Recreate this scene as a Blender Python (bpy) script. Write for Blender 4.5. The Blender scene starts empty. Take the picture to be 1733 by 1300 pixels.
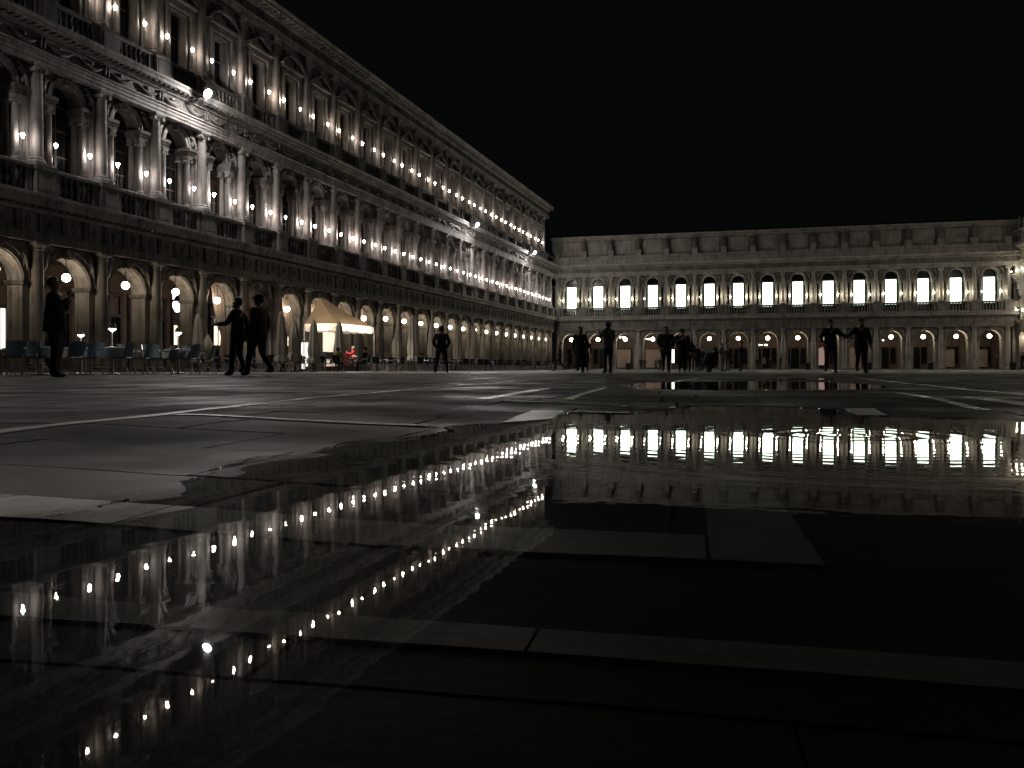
import bpy, math, random
import numpy as np
from math import sin, cos, pi, radians, sqrt, exp, atan2
from mathutils import Vector, Matrix, noise

random.seed(7)
scene = bpy.context.scene
COL = scene.collection

# ------------------------------------------------------------------ camera
F, CX, HZ, CAMH = 1402.0, 866.5, 623.0, 0.17      # focal length (px of a 1733 px wide frame), centre, horizon, height
cam_d = bpy.data.cameras.new('camera')
cam = bpy.data.objects.new('camera', cam_d); COL.objects.link(cam)
cam.location = (0, 0, CAMH); cam.rotation_euler = (radians(90), 0, 0)
cam_d.sensor_fit = 'HORIZONTAL'; cam_d.sensor_width = 36.0; cam_d.lens = F / 1733 * 36
cam_d.shift_y = -(650 - HZ) / 1733
cam_d.clip_start = 0.02; cam_d.clip_end = 2000
scene.camera = cam

# ------------------------------------------------------------------ night sky, exposure
w = bpy.data.worlds.new('World'); scene.world = w; w.use_nodes = True
bg = w.node_tree.nodes['Background']
bg.inputs[0].default_value = (0.80, 0.88, 1.0, 1); bg.inputs[1].default_value = 0.0022
scene.view_settings.view_transform = 'Standard'; scene.view_settings.look = 'None'
scene.view_settings.exposure = 0.0; scene.view_settings.gamma = 1.0
scene.view_settings.use_curve_mapping = False
scene.render.engine = 'CYCLES'
cy = scene.cycles
cy.use_denoising = True; cy.max_bounces = 7; cy.diffuse_bounces = 3; cy.glossy_bounces = 3
cy.transparent_max_bounces = 8; cy.sample_clamp_indirect = 4.0; cy.use_light_tree = True
cy.caustics_reflective = False; cy.caustics_refractive = False

# lamp strengths
E_LAMP, E_LAMP2, E_ALA, E_GLOBE, E_FLOOD, E_WIN = 140.0, 105.0, 190.0, 29.0, 1250.0, 4.5
E_FLOOD_V = 430.0

# ------------------------------------------------------------------ small helpers
def ray_ground(px, py, z=0.0):
    Y = F * (CAMH - z) / (py - HZ)
    return ((px - CX) / F * Y, Y)

def new_mat(name):
    m = bpy.data.materials.new(name); m.use_nodes = True
    nt = m.node_tree
    return m, nt, nt.nodes, nt.links, nt.nodes['Principled BSDF']

def mat_simple(name, col, rough=0.6, metal=0.0, spec=0.5, var=0.12, scale=6.0, bump=0.0):
    m, nt, N, L, b = new_mat(name)
    b.inputs['Roughness'].default_value = rough; b.inputs['Metallic'].default_value = metal
    b.inputs['Specular IOR Level'].default_value = spec
    tc = N.new('ShaderNodeTexCoord'); nz = N.new('ShaderNodeTexNoise'); nz.inputs['Scale'].default_value = scale
    nz.inputs['Detail'].default_value = 5
    L.new(tc.outputs['Object'], nz.inputs['Vector'])
    r = N.new('ShaderNodeMapRange'); r.inputs[3].default_value = 1 - var * 2; r.inputs[4].default_value = 1 + var * 2
    L.new(nz.outputs[0], r.inputs[0])
    mx = N.new('ShaderNodeVectorMath'); mx.operation = 'SCALE'; mx.inputs[0].default_value = col
    L.new(r.outputs[0], mx.inputs['Scale']); L.new(mx.outputs[0], b.inputs['Base Color'])
    if bump:
        bp = N.new('ShaderNodeBump'); bp.inputs['Distance'].default_value = bump; bp.inputs['Strength'].default_value = 0.8
        L.new(nz.outputs[0], bp.inputs['Height']); L.new(bp.outputs[0], b.inputs['Normal'])
    return m

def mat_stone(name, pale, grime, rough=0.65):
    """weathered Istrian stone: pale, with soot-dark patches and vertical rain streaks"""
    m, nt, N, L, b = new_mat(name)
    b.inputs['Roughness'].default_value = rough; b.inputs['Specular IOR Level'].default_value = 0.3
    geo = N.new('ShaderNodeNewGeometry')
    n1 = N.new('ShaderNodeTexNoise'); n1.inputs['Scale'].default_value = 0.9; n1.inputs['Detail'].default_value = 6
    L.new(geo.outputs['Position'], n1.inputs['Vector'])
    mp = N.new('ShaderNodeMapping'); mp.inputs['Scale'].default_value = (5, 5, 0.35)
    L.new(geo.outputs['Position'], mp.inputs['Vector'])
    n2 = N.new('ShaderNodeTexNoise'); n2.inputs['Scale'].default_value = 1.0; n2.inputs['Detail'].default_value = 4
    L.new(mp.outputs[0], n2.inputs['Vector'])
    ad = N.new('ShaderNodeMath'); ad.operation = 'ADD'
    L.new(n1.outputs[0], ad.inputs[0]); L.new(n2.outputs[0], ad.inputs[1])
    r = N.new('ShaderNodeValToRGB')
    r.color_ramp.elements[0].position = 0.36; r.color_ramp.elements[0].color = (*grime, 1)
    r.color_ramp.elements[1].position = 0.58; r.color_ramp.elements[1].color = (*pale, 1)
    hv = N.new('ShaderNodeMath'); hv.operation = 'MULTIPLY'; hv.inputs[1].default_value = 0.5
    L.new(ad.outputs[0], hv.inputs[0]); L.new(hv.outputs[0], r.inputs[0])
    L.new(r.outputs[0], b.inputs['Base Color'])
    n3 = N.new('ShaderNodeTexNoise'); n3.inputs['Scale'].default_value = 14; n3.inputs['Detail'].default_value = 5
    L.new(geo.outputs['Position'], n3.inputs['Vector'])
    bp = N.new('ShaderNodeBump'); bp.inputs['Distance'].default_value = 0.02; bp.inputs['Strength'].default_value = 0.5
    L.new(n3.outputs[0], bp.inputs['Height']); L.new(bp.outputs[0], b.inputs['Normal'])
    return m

def mat_emit(name, col, strength):
    m = bpy.data.materials.new(name); m.use_nodes = True
    nt = m.node_tree; nt.nodes.clear()
    e = nt.nodes.new('ShaderNodeEmission'); e.inputs[0].default_value = (*col, 1); e.inputs[1].default_value = strength
    o = nt.nodes.new('ShaderNodeOutputMaterial'); nt.links.new(e.outputs[0], o.inputs[0])
    m.cycles.emission_sampling = 'FRONT'
    return m

def mat_paving(name, lo, hi, rough0, rough1, spec=0.12):
    """stone slab: colour differs from slab to slab, fine pitting, damp polish in patches"""
    m, nt, N, L, b = new_mat(name)
    b.inputs['Specular IOR Level'].default_value = 0.32
    geo = N.new('ShaderNodeNewGeometry')
    at = N.new('ShaderNodeAttribute'); at.attribute_name = 'tone'
    n1 = N.new('ShaderNodeTexNoise'); n1.inputs['Scale'].default_value = 3.0; n1.inputs['Detail'].default_value = 7
    L.new(geo.outputs['Position'], n1.inputs['Vector'])
    a = N.new('ShaderNodeMath'); a.operation = 'MULTIPLY_ADD'; a.inputs[1].default_value = 1.3; a.inputs[2].default_value = -0.15
    L.new(at.outputs['Fac'], a.inputs[0])
    a_ = N.new('ShaderNodeMath'); a_.operation = 'ADD'; L.new(a.outputs[0], a_.inputs[0]); L.new(n1.outputs[0], a_.inputs[1]); a = a_
    h = N.new('ShaderNodeMath'); h.operation = 'MULTIPLY'; h.inputs[1].default_value = 0.5
    L.new(a.outputs[0], h.inputs[0])
    r = N.new('ShaderNodeValToRGB')
    r.color_ramp.elements[0].position = 0.2; r.color_ramp.elements[0].color = (*lo, 1)
    r.color_ramp.elements[1].position = 0.8; r.color_ramp.elements[1].color = (*hi, 1)
    L.new(h.outputs[0], r.inputs[0])
    # soaked stone close to the water is darker and shinier
    wt = N.new('ShaderNodeAttribute'); wt.attribute_name = 'wet'
    nw = N.new('ShaderNodeTexNoise'); nw.inputs['Scale'].default_value = 7.0; nw.inputs['Detail'].default_value = 5
    L.new(geo.outputs['Position'], nw.inputs['Vector'])
    w1 = N.new('ShaderNodeMath'); w1.operation = 'MULTIPLY_ADD'; w1.inputs[1].default_value = 0.9; w1.inputs[2].default_value = -0.45
    L.new(nw.outputs[0], w1.inputs[0])
    w2 = N.new('ShaderNodeMath'); w2.operation = 'ADD'; L.new(wt.outputs['Fac'], w2.inputs[0]); L.new(w1.outputs[0], w2.inputs[1])
    ws = N.new('ShaderNodeMapRange'); ws.inputs[1].default_value = 0.35; ws.inputs[2].default_value = 0.6; L.new(w2.outputs[0], ws.inputs[0])
    un = N.new('ShaderNodeAttribute'); un.attribute_name = 'under'                          # index-matched under water: no gloss
    us = N.new('ShaderNodeMapRange'); us.inputs[3].default_value = spec; us.inputs[4].default_value = 0.02
    L.new(un.outputs['Fac'], us.inputs[0]); L.new(us.outputs[0], b.inputs['Specular IOR Level'])
    dk = N.new('ShaderNodeMath'); dk.operation = 'MULTIPLY_ADD'; dk.inputs[1].default_value = -0.45; dk.inputs[2].default_value = 1.0; L.new(ws.outputs[0], dk.inputs[0])
    cs = N.new('ShaderNodeVectorMath'); cs.operation = 'SCALE'; L.new(r.outputs[0], cs.inputs[0]); L.new(dk.outputs[0], cs.inputs['Scale'])
    L.new(cs.outputs[0], b.inputs['Base Color'])
    n2 = N.new('ShaderNodeTexNoise'); n2.inputs['Scale'].default_value = 1.3; n2.inputs['Detail'].default_value = 4
    L.new(geo.outputs['Position'], n2.inputs['Vector'])
    rr = N.new('ShaderNodeMapRange'); rr.inputs[1].default_value = 0.35; rr.inputs[2].default_value = 0.65
    rr.inputs[3].default_value = rough0; rr.inputs[4].default_value = rough1
    L.new(n2.outputs[0], rr.inputs[0])
    rw = N.new('ShaderNodeMapRange'); rw.inputs[3].default_value = 1.0; rw.inputs[4].default_value = 0.95; L.new(ws.outputs[0], rw.inputs[0])
    rm = N.new('ShaderNodeMath'); rm.operation = 'MULTIPLY'; L.new(rr.outputs[0], rm.inputs[0]); L.new(rw.outputs[0], rm.inputs[1]); L.new(rm.outputs[0], b.inputs['Roughness'])
    n3 = N.new('ShaderNodeTexNoise'); n3.inputs['Scale'].default_value = 38; n3.inputs['Detail'].default_value = 9; n3.inputs['Roughness'].default_value = 0.7
    L.new(geo.outputs['Position'], n3.inputs['Vector'])
    bp = N.new('ShaderNodeBump'); bp.inputs['Distance'].default_value = 0.004; bp.inputs['Strength'].default_value = 0.7
    L.new(n3.outputs[0], bp.inputs['Height']); L.new(bp.outputs[0], b.inputs['Normal'])
    return m

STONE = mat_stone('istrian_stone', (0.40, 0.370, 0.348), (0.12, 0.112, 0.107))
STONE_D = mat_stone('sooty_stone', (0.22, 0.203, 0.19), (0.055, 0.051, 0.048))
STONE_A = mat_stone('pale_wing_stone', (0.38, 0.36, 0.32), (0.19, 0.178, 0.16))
PLASTER = mat_simple('arcade_plaster', (0.20, 0.145, 0.105), 0.8, var=0.25, scale=1.5)
PLASTER_R = mat_simple('red_brown_plaster', (0.10, 0.08, 0.068), 0.8, var=0.25, scale=1.5)
ROOF = mat_simple('roof_tile', (0.12, 0.07, 0.05), 0.85)
GLASS = mat_simple('dark_glass', (0.008, 0.009, 0.01), 0.12, var=0.3)
WOOD = mat_simple('dark_wood', (0.05, 0.03, 0.02), 0.5, var=0.3, scale=8)
IRON = mat_simple('black_iron', (0.025, 0.025, 0.027), 0.45, metal=0.6)
STEEL = mat_simple('brushed_steel', (0.55, 0.55, 0.56), 0.28, metal=1.0)
POLE = mat_simple('pale_grey_metal', (0.42, 0.40, 0.38), 0.45, metal=0.3)
BLUE = mat_simple('pale_blue_weave', (0.52, 0.66, 0.78), 0.55, scale=40, var=0.2)
SLATE = mat_simple('slate_blue_weave', (0.17, 0.23, 0.30), 0.55, scale=40, var=0.2)
CHAIRD = mat_simple('dark_chair', (0.022, 0.022, 0.025), 0.28)
CLOTHG = mat_simple('grey_tablecloth', (0.50, 0.51, 0.50), 0.7, scale=5)
TABLEW = mat_simple('pale_tabletop', (0.5, 0.5, 0.5), 0.3, scale=5)
CANVAS = mat_simple('cream_canvas', (0.52, 0.47, 0.39), 0.85, scale=5, bump=0.01)
CANVAS_T = mat_simple('beige_tent_canvas', (0.68, 0.50, 0.30), 0.85, scale=3)
PANEL_W = mat_simple('white_panel', (0.75, 0.73, 0.68), 0.6)
RED = mat_simple('red_cloth', (0.62, 0.03, 0.05), 0.7)
PIANO = mat_simple('dark_grey_cover', (0.12, 0.12, 0.125), 0.6)
LAMP = [mat_emit('lamp_glow_a', (1.0, 0.87, 0.79), E_LAMP), mat_emit('lamp_glow_b', (1.0, 0.88, 0.82), E_LAMP * 0.62),
        mat_emit('lamp_glow_c', (1.0, 0.85, 0.75), E_LAMP * 1.3)]
LAMP2 = [mat_emit('upper_glow_a', (1.0, 0.84, 0.70), E_LAMP2), mat_emit('upper_glow_b', (1.0, 0.85, 0.73), E_LAMP2 * 0.75),
         mat_emit('upper_glow_c', (1.0, 0.82, 0.66), E_LAMP2 * 1.2)]
LAMP_A = [mat_emit('wing_glow_a', (1.0, 0.89, 0.70), E_ALA), mat_emit('wing_glow_b', (1.0, 0.90, 0.72), E_ALA * 0.7),
          mat_emit('wing_glow_c', (1.0, 0.87, 0.66), E_ALA * 1.2)]
GLOBE = mat_emit('globe_glow', (1.0, 0.82, 0.58), E_GLOBE)
GLOBE_W = mat_emit('white_globe_glow', (1.0, 0.93, 0.86), E_GLOBE)
FLOOD = mat_emit('floodlight_glow', (1.0, 0.965, 0.93), E_FLOOD)
FLOOD_V = mat_emit('fill_floodlight_glow', (1.0, 0.90, 0.80), E_FLOOD_V)
WIN = mat_emit('lit_blind', (0.86, 1.0, 0.80), E_WIN)
DOOR_L = mat_emit('lit_shop_interior', (1.0, 0.80, 0.52), 2.2)
DOOR_W = mat_emit('white_shop_interior', (1.0, 0.93, 0.82), 3.0)
SCREEN = mat_emit('blue_screen', (0.25, 0.30, 0.9), 0.55)
PINK_L = mat_emit('pink_lit_blind', (1.0, 0.66, 0.56), 0.28)
LILAC = mat_emit('lilac_lantern', (0.92, 0.85, 1.0), 7.0)
TABLE_L = mat_emit('table_lamp_glow', (1.0, 0.95, 0.88), 32.0)

def fabric(name, col, trans=0.45):
    m, nt, N, L, b = new_mat(name)
    b.inputs['Base Color'].default_value = (*col, 1); b.inputs['Roughness'].default_value = 0.9
    t = N.new('ShaderNodeBsdfTranslucent'); t.inputs[0].default_value = (*col, 1)
    mx = N.new('ShaderNodeMixShader'); mx.inputs[0].default_value = trans
    L.new(b.outputs[0], mx.inputs[1]); L.new(t.outputs[0], mx.inputs[2])
    L.new(mx.outputs[0], N['Material Output'].inputs[0])
    return m
DRAPE = fabric('drape_fabric', (0.62, 0.52, 0.44))
CANVAS_T = fabric('beige_tent_canvas', (0.46, 0.32, 0.185), 0.08)

class MB:
    """collects polygons; build() links them as ONE mesh object, mesh() only returns the data"""
    def __init__(s): s.v = []; s.f = []; s.mi = []
    def add(s, vs, fs, mi=0):
        o = len(s.v); s.v += [tuple(v) for v in vs]
        s.f += [tuple(i + o for i in f) for f in fs]; s.mi += [mi] * len(fs)
    def box(s, x0, x1, y0, y1, z0, z1, mi=0):
        v = [(x0, y0, z0), (x1, y0, z0), (x1, y1, z0), (x0, y1, z0), (x0, y0, z1), (x1, y0, z1), (x1, y1, z1), (x0, y1, z1)]
        s.add(v, [(0, 3, 2, 1), (4, 5, 6, 7), (0, 1, 5, 4), (1, 2, 6, 5), (2, 3, 7, 6), (3, 0, 4, 7)], mi)
    def lathe(s, prof, cx=0, cy=0, n=12, mi=0, a0=0, lobes=0, lobe=0.0):
        """prof: list of (r, z)"""
        vs = []
        for r, z in prof:
            for i in range(n):
                a = a0 + 2 * pi * i / n
                rr = r * (1 + (lobe * cos(lobes * a) if lobes else 0))
                vs.append((cx + rr * cos(a), cy + rr * sin(a), z))
        fs = []
        for j in range(len(prof) - 1):
            for i in range(n):
                k = (i + 1) % n
                fs.append((j * n + i, j * n + k, (j + 1) * n + k, (j + 1) * n + i))
        fs.append(tuple(range(n - 1, -1, -1))); fs.append(tuple((len(prof) - 1) * n + i for i in range(n)))
        s.add(vs, fs, mi)
    def ell(s, c, r, n=8, m=6, rot=None, mi=0):
        vs = []; R = rot or Matrix.Identity(3)
        for j in range(m + 1):
            t = -pi / 2 + pi * j / m
            t = max(-pi / 2 + 0.08, min(pi / 2 - 0.08, t))
            for i in range(n):
                a = 2 * pi * i / n
                p = R @ Vector((r[0] * cos(t) * cos(a), r[1] * cos(t) * sin(a), r[2] * sin(t)))
                vs.append((c[0] + p.x, c[1] + p.y, c[2] + p.z))
        fs = [(j * n + i, j * n + (i + 1) % n, (j + 1) * n + (i + 1) % n, (j + 1) * n + i) for j in range(m) for i in range(n)]
        fs.append(tuple(range(n - 1, -1, -1))); fs.append(tuple(m * n + i for i in range(n)))
        s.add(vs, fs, mi)
    def tube(s, pts, r, n=6, mi=0):
        pts = [Vector(p) for p in pts]; rings = []
        rs = r if isinstance(r, (list, tuple)) else [r] * len(pts)
        for i, p in enumerate(pts):
            d = (pts[min(i + 1, len(pts) - 1)] - pts[max(i - 1, 0)]).normalized()
            u = d.cross(Vector((0, 0, 1)) if abs(d.z) < 0.9 else Vector((1, 0, 0))).normalized(); v = d.cross(u)
            rings.append([p + (u * cos(2 * pi * k / n) + v * sin(2 * pi * k / n)) * rs[i] for k in range(n)])
        vs = [q for ring in rings for q in ring]
        fs = [(j * n + i, j * n + (i + 1) % n, (j + 1) * n + (i + 1) % n, (j + 1) * n + i) for j in range(len(pts) - 1) for i in range(n)]
        fs.append(tuple(range(n))); fs.append(tuple((len(pts) - 1) * n + i for i in range(n - 1, -1, -1)))
        s.add(vs, fs, mi)
    def prof_x(s, prof, x0, x1, mi=0):
        """closed polygon (y, z) swept from x0 to x1"""
        n = len(prof)
        vs = [(x0, y, z) for y, z in prof] + [(x1, y, z) for y, z in prof]
        fs = [(i, (i + 1) % n, n + (i + 1) % n, n + i) for i in range(n)] + [tuple(range(n - 1, -1, -1)), tuple(range(n, 2 * n))]
        s.add(vs, fs, mi)
    def arch_ring(s, r0, r1, zs, y0, y1, n=14, a0=0, a1=pi, mi=0, cx=0):
        vs = []
        for i in range(n + 1):
            a = a0 + (a1 - a0) * i / n
            for r, y in ((r0, y0), (r1, y0), (r1, y1), (r0, y1)):
                vs.append((cx + r * cos(a), y, zs + r * sin(a)))
        fs = []
        for i in range(n):
            for k in range(4):
                fs.append((i * 4 + k, i * 4 + (k + 1) % 4, (i + 1) * 4 + (k + 1) % 4, (i + 1) * 4 + k))
        fs.append((0, 3, 2, 1)); fs.append((n * 4, n * 4 + 1, n * 4 + 2, n * 4 + 3))
        s.add(vs, fs, mi)
    def arch_wall(s, bw, z0, zs, zt, r, y0, y1, n=14, mi=0):
        """wall of width bw with a round-headed opening, seen from both sides, with jambs and soffit"""
        h = bw / 2
        arc = [(-r * cos(pi * i / n), zs + r * sin(pi * i / n)) for i in range(n + 1)]
        top = [(-h + bw * i / n, zt) for i in range(n + 1)]
        for y in (y0, y1):
            vs = [(x, y, z) for x, z in arc] + [(x, y, z) for x, z in top]
            fs = [(i, i + 1, n + 1 + i + 1, n + 1 + i) for i in range(n)]
            b = len(vs)
            vs += [(-h, y, zs), (h, y, zs), (-h, y, z0), (-r, y, z0), (r, y, z0), (h, y, z0)]
            fs += [(b, 0, n + 1), (n, b + 1, 2 * n + 1)]
            if zs > z0:
                fs += [(b + 2, b + 3, 0, b), (b + 4, b + 5, b + 1, n)]
            s.add(vs, fs, mi)
        vs = []; path = ([(-r, z0)] if zs > z0 else []) + arc + ([(r, z0)] if zs > z0 else [])
        for x, z in path: vs += [(x, y0, z), (x, y1, z)]
        s.add(vs, [(2 * i, 2 * i + 1, 2 * i + 3, 2 * i + 2) for i in range(len(path) - 1)], mi)
    def mesh(s, name, mats, smooth=False):
        me = bpy.data.meshes.new(name); me.from_pydata(s.v, [], s.f)
        for m in (mats if isinstance(mats, (list, tuple)) else [mats]): me.materials.append(m)
        if any(s.mi): me.polygons.foreach_set('material_index', s.mi)
        if smooth:
            me.polygons.foreach_set('use_smooth', [True] * len(s.f))
            try: me.set_sharp_from_angle(angle=radians(38))
            except Exception: pass
        me.update(); return me
    def build(s, name, mats, parent=None, smooth=False, loc=(0, 0, 0)):
        return put(name, s.mesh(name, mats, smooth), parent, loc)

def put(name, me, parent=None, loc=(0, 0, 0), rz=0.0, scale=None):
    o = bpy.data.objects.new(name, me); COL.objects.link(o)
    o.location = loc
    if rz: o.rotation_euler = (0, 0, rz)
    if scale: o.scale = scale
    if parent: o.parent = parent
    return o

def tag(o, label, cat, group=None, kind=None):
    o['label'] = label; o['category'] = cat
    if group: o['group'] = group
    if kind: o['kind'] = kind
    return o

def thing(name, label, cat, loc=(0, 0, 0), rz=0.0, group=None, M=None):
    o = bpy.data.objects.new(name, None); COL.objects.link(o); o.empty_display_size = 0.2
    if M is not None: o.matrix_world = M
    else: o.location = loc; o.rotation_euler = (0, 0, rz)
    return tag(o, label, cat, group)

ORD = ['first', 'second', 'third', 'fourth', 'fifth', 'sixth', 'seventh', 'eighth', 'ninth', 'tenth', 'eleventh', 'twelfth',
       'thirteenth', 'fourteenth', 'fifteenth', 'sixteenth', 'seventeenth', 'eighteenth', 'nineteenth', 'twentieth',
       'twenty-first', 'twenty-second', 'twenty-third', 'twenty-fourth', 'twenty-fifth', 'twenty-sixth', 'twenty-seventh']

# ------------------------------------------------------------------ the three fronts: local x along, y inwards, z up
def frame(p0, ang):
    return Matrix.Translation((p0[0], p0[1], 0)) @ Matrix.Rotation(ang, 4, 'Z')
A_N = radians(17.4)
dN = Vector((sin(A_N), cos(A_N))); nN = Vector((-cos(A_N), sin(A_N)))          # along, into the building
PN, SN = 30.6, 28.24
pN = dN * SN + nN * PN
M_N = frame(pN, atan2(dN.y, dN.x)); B_N = 3.651
ang_A = radians(-14.6)
pA = ((943.5 - CX) / F * 121.3, 121.3)
M_A = frame(pA, ang_A); B_A = 3.93
ang_V = radians(9.3)
M_V = frame(((1711 - CX) / F * 108.0, 108.0), atan2(-cos(ang_V), -sin(ang_V)))

def hit(M, px, py, y=0.0):
    """point of a front's local plane y = const that is seen at a pixel -> local (x, z)"""
    Mi = M.inverted()
    o = Mi @ Vector((0, 0, CAMH)); d = Mi.to_3x3() @ Vector(((px - CX) / F, 1, (HZ - py) / F))
    t = (y - o.y) / d.y
    p = o + d * t
    return p.x, p.z

def px_of(p):
    return CX + F * p[0] / p[1], HZ - F * (p[2] - CAMH) / p[1]

# ------------------------------------------------------------------ shared facade pieces
def spandrel_mesh(name, mat):
    """reclining winged figure in the corner beside an arch (leans to +x)"""
    m = MB()
    def lump(a, b, r0, r1):
        a = Vector(a); b = Vector(b); m.tube([a, (a + b) / 2, b], [r0, max(r0, r1) * 1.05, r1], 6)
    lump((0.34, -0.02, 0.72), (0.12, -0.06, 0.40), 0.085, 0.10)     # torso
    lump((0.12, -0.06, 0.40), (0.05, -0.10, 0.10), 0.09, 0.06)      # thigh
    lump((0.05, -0.10, 0.10), (-0.06, -0.04, -0.16), 0.06, 0.035)   # shin
    lump((0.15, -0.02, 0.38), (0.20, -0.02, 0.02), 0.075, 0.035)    # other leg
    lump((0.33, -0.04, 0.70), (0.50, -0.08, 0.52), 0.045, 0.03)     # arm
    lump((0.30, 0.0, 0.72), (0.10, 0.03, 0.95), 0.05, 0.02)         # wing
    lump((0.22, 0.0, 0.62), (-0.06, 0.03, 0.80), 0.05, 0.015)
    m.ell((0.40, -0.04, 0.88), (0.075, 0.08, 0.095), 7, 5)
    return m.mesh(name, mat, True)

def mask_mesh(name, mat):
    m = MB()
    m.box(-0.17, 0.17, -0.12, 0.12, -0.05, 0.42)
    m.ell((0, -0.16, 0.20), (0.14, 0.13, 0.19), 8, 6)
    m.ell((0, -0.29, 0.18), (0.03, 0.04, 0.06), 6, 4)
    for sx in (-1, 1): m.ell((sx * 0.13, -0.12, 0.28), (0.08, 0.08, 0.12), 6, 4)
    m.ell((0, -0.2, 0.03), (0.09, 0.07, 0.07), 6, 4)
    return m.mesh(name, mat, True)

def baluster_mesh(mat, h):
    m = MB(); p = [(0.085, 0), (0.085, 0.09), (0.05, 0.12), (0.055, 0.17), (0.105, 0.32), (0.10, 0.42), (0.055, 0.60), (0.045, 0.70), (0.07, 0.74), (0.045, 0.78), (0.085, 0.85), (0.085, 1.0)]
    m.lathe([(r, z * h) for r, z in p], n=8)
    return m.mesh('baluster', mat, True)

def column_meshes(mat, r, z0, z1, order, tag_):
    """shaft, base and capital as three meshes, z measured from the ground"""
    h = z1 - z0
    sh = MB(); n = 16
    zb = z0 + 0.42 * r / 0.26; zc = z1 - (0.34 if order == 'doric' else 0.40)
    prof = [(r, zb)] + [(r * (1 - 0.15 * t ** 1.8), zb + (zc - zb) * t) for t in (0.15, 0.33, 0.5, 0.7, 0.85, 1)]
    sh.lathe(prof, n=n)
    ba = MB(); q = r * 1.42
    ba.box(-q, q, -q, q, z0, z0 + 0.16)
    ba.lathe([(r * 1.36, z0 + 0.16), (r * 1.42, z0 + 0.21), (r * 1.34, z0 + 0.27), (r * 1.12, z0 + 0.31), (r * 1.22, z0 + 0.36), (r * 1.02, zb)], n=n)
    ca = MB(); rt = r * 0.85
    if order == 'doric':
        ca.lathe([(rt, zc), (rt * 1.12, zc + 0.03), (rt, zc + 0.06), (rt, zc + 0.12), (rt * 1.35, zc + 0.22)], n=n)
        ca.box(-rt * 1.5, rt * 1.5, -rt * 1.5, rt * 1.5, zc + 0.22, z1 - 0.002)
    else:
        ca.lathe([(rt, zc), (rt * 1.15, zc + 0.03), (rt * 0.98, zc + 0.06), (rt * 1.25, zc + 0.22)], n=n)
        for sx in (-1, 1):                                            # volutes
            ca.tube([(sx * rt * 1.25, -rt * 1.25, zc + 0.14), (sx * rt * 1.25, rt * 1.25, zc + 0.14)], 0.105 * r / 0.26, 9)
        ca.box(-rt * 1.4, rt * 1.4, -rt * 1.35, rt * 1.35, zc + 0.22, zc + 0.29)
        ca.box(-rt * 1.6, rt * 1.6, -rt * 1.5, rt * 1.5, zc + 0.29, z1 - 0.002)
    return sh.mesh('column', mat, True), ba.mesh('column_base', mat, True), ca.mesh('capital', mat, True)

def put_column(ms, x, y, parent):
    c = put('column', ms[0], parent, (x, y, 0))
    put('column_base', ms[1], c); put('capital', ms[2], c)
    return c

def lamp_meshes():
    pole = MB()
    pole.lathe([(0.09, 0), (0.09, 0.03), (0.03, 0.06), (0.022, 0.12), (0.020, 1.0), (0.045, 1.03), (0.03, 1.06)], n=8)
    shade = MB()
    shade.lathe([(0.025, 1.06), (0.05, 1.12), (0.082, 1.20), (0.085, 1.23), (0.06, 1.27), (0.03, 1.29)], n=8)
    pm = pole.mesh('pole', POLE, True)
    return pm, shade
LP, LS = lamp_meshes()
SHADES = {}
for key, mats in (('first', LAMP), ('upper', LAMP2), ('wing', LAMP_A)):
    SHADES[key] = [LS.mesh('lamp_shade', m, True) for m in mats]
DIM = LS.mesh('lamp_shade', mat_emit('weak_lamp_glow', (1.0, .86, .74), 22.0), True)
def balcony_lamp(M, x, y, z, key, label, group):
    o = thing('balcony_lamp', label, 'lamp', group=group, M=M @ Matrix.Translation((x, y, z)))
    put('pole', LP, o); put('lamp_shade', random.choice(SHADES[key] + SHADES[key][:2]) if random.random() > .08 else DIM, o, rz=random.random())
    return o

def globe_meshes():
    g = MB(); g.ell((0, 0, 0), (0.205, 0.205, 0.205), 14, 10)
    st = MB(); st.tube([(0, 0, 0.19), (0, 0, 0.86)], 0.018, 6); st.lathe([(0.10, 0.17), (0.07, 0.24), (0.03, 0.27)], n=8)
    return g.mesh('globe', GLOBE, True), st.mesh('stem', IRON, True)
GM, GS = globe_meshes()
def globe_lamp(M, x, y, z, label, group, r=1.0):
    o = thing('globe_lamp', label, 'lamp', group=group, M=M @ Matrix.Translation((x, y, z)))
    put('globe', GM, o, scale=(r, r, r)); put('stem', GS, o)
    return o

FIG = {}
N_BAL = [300]

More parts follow.
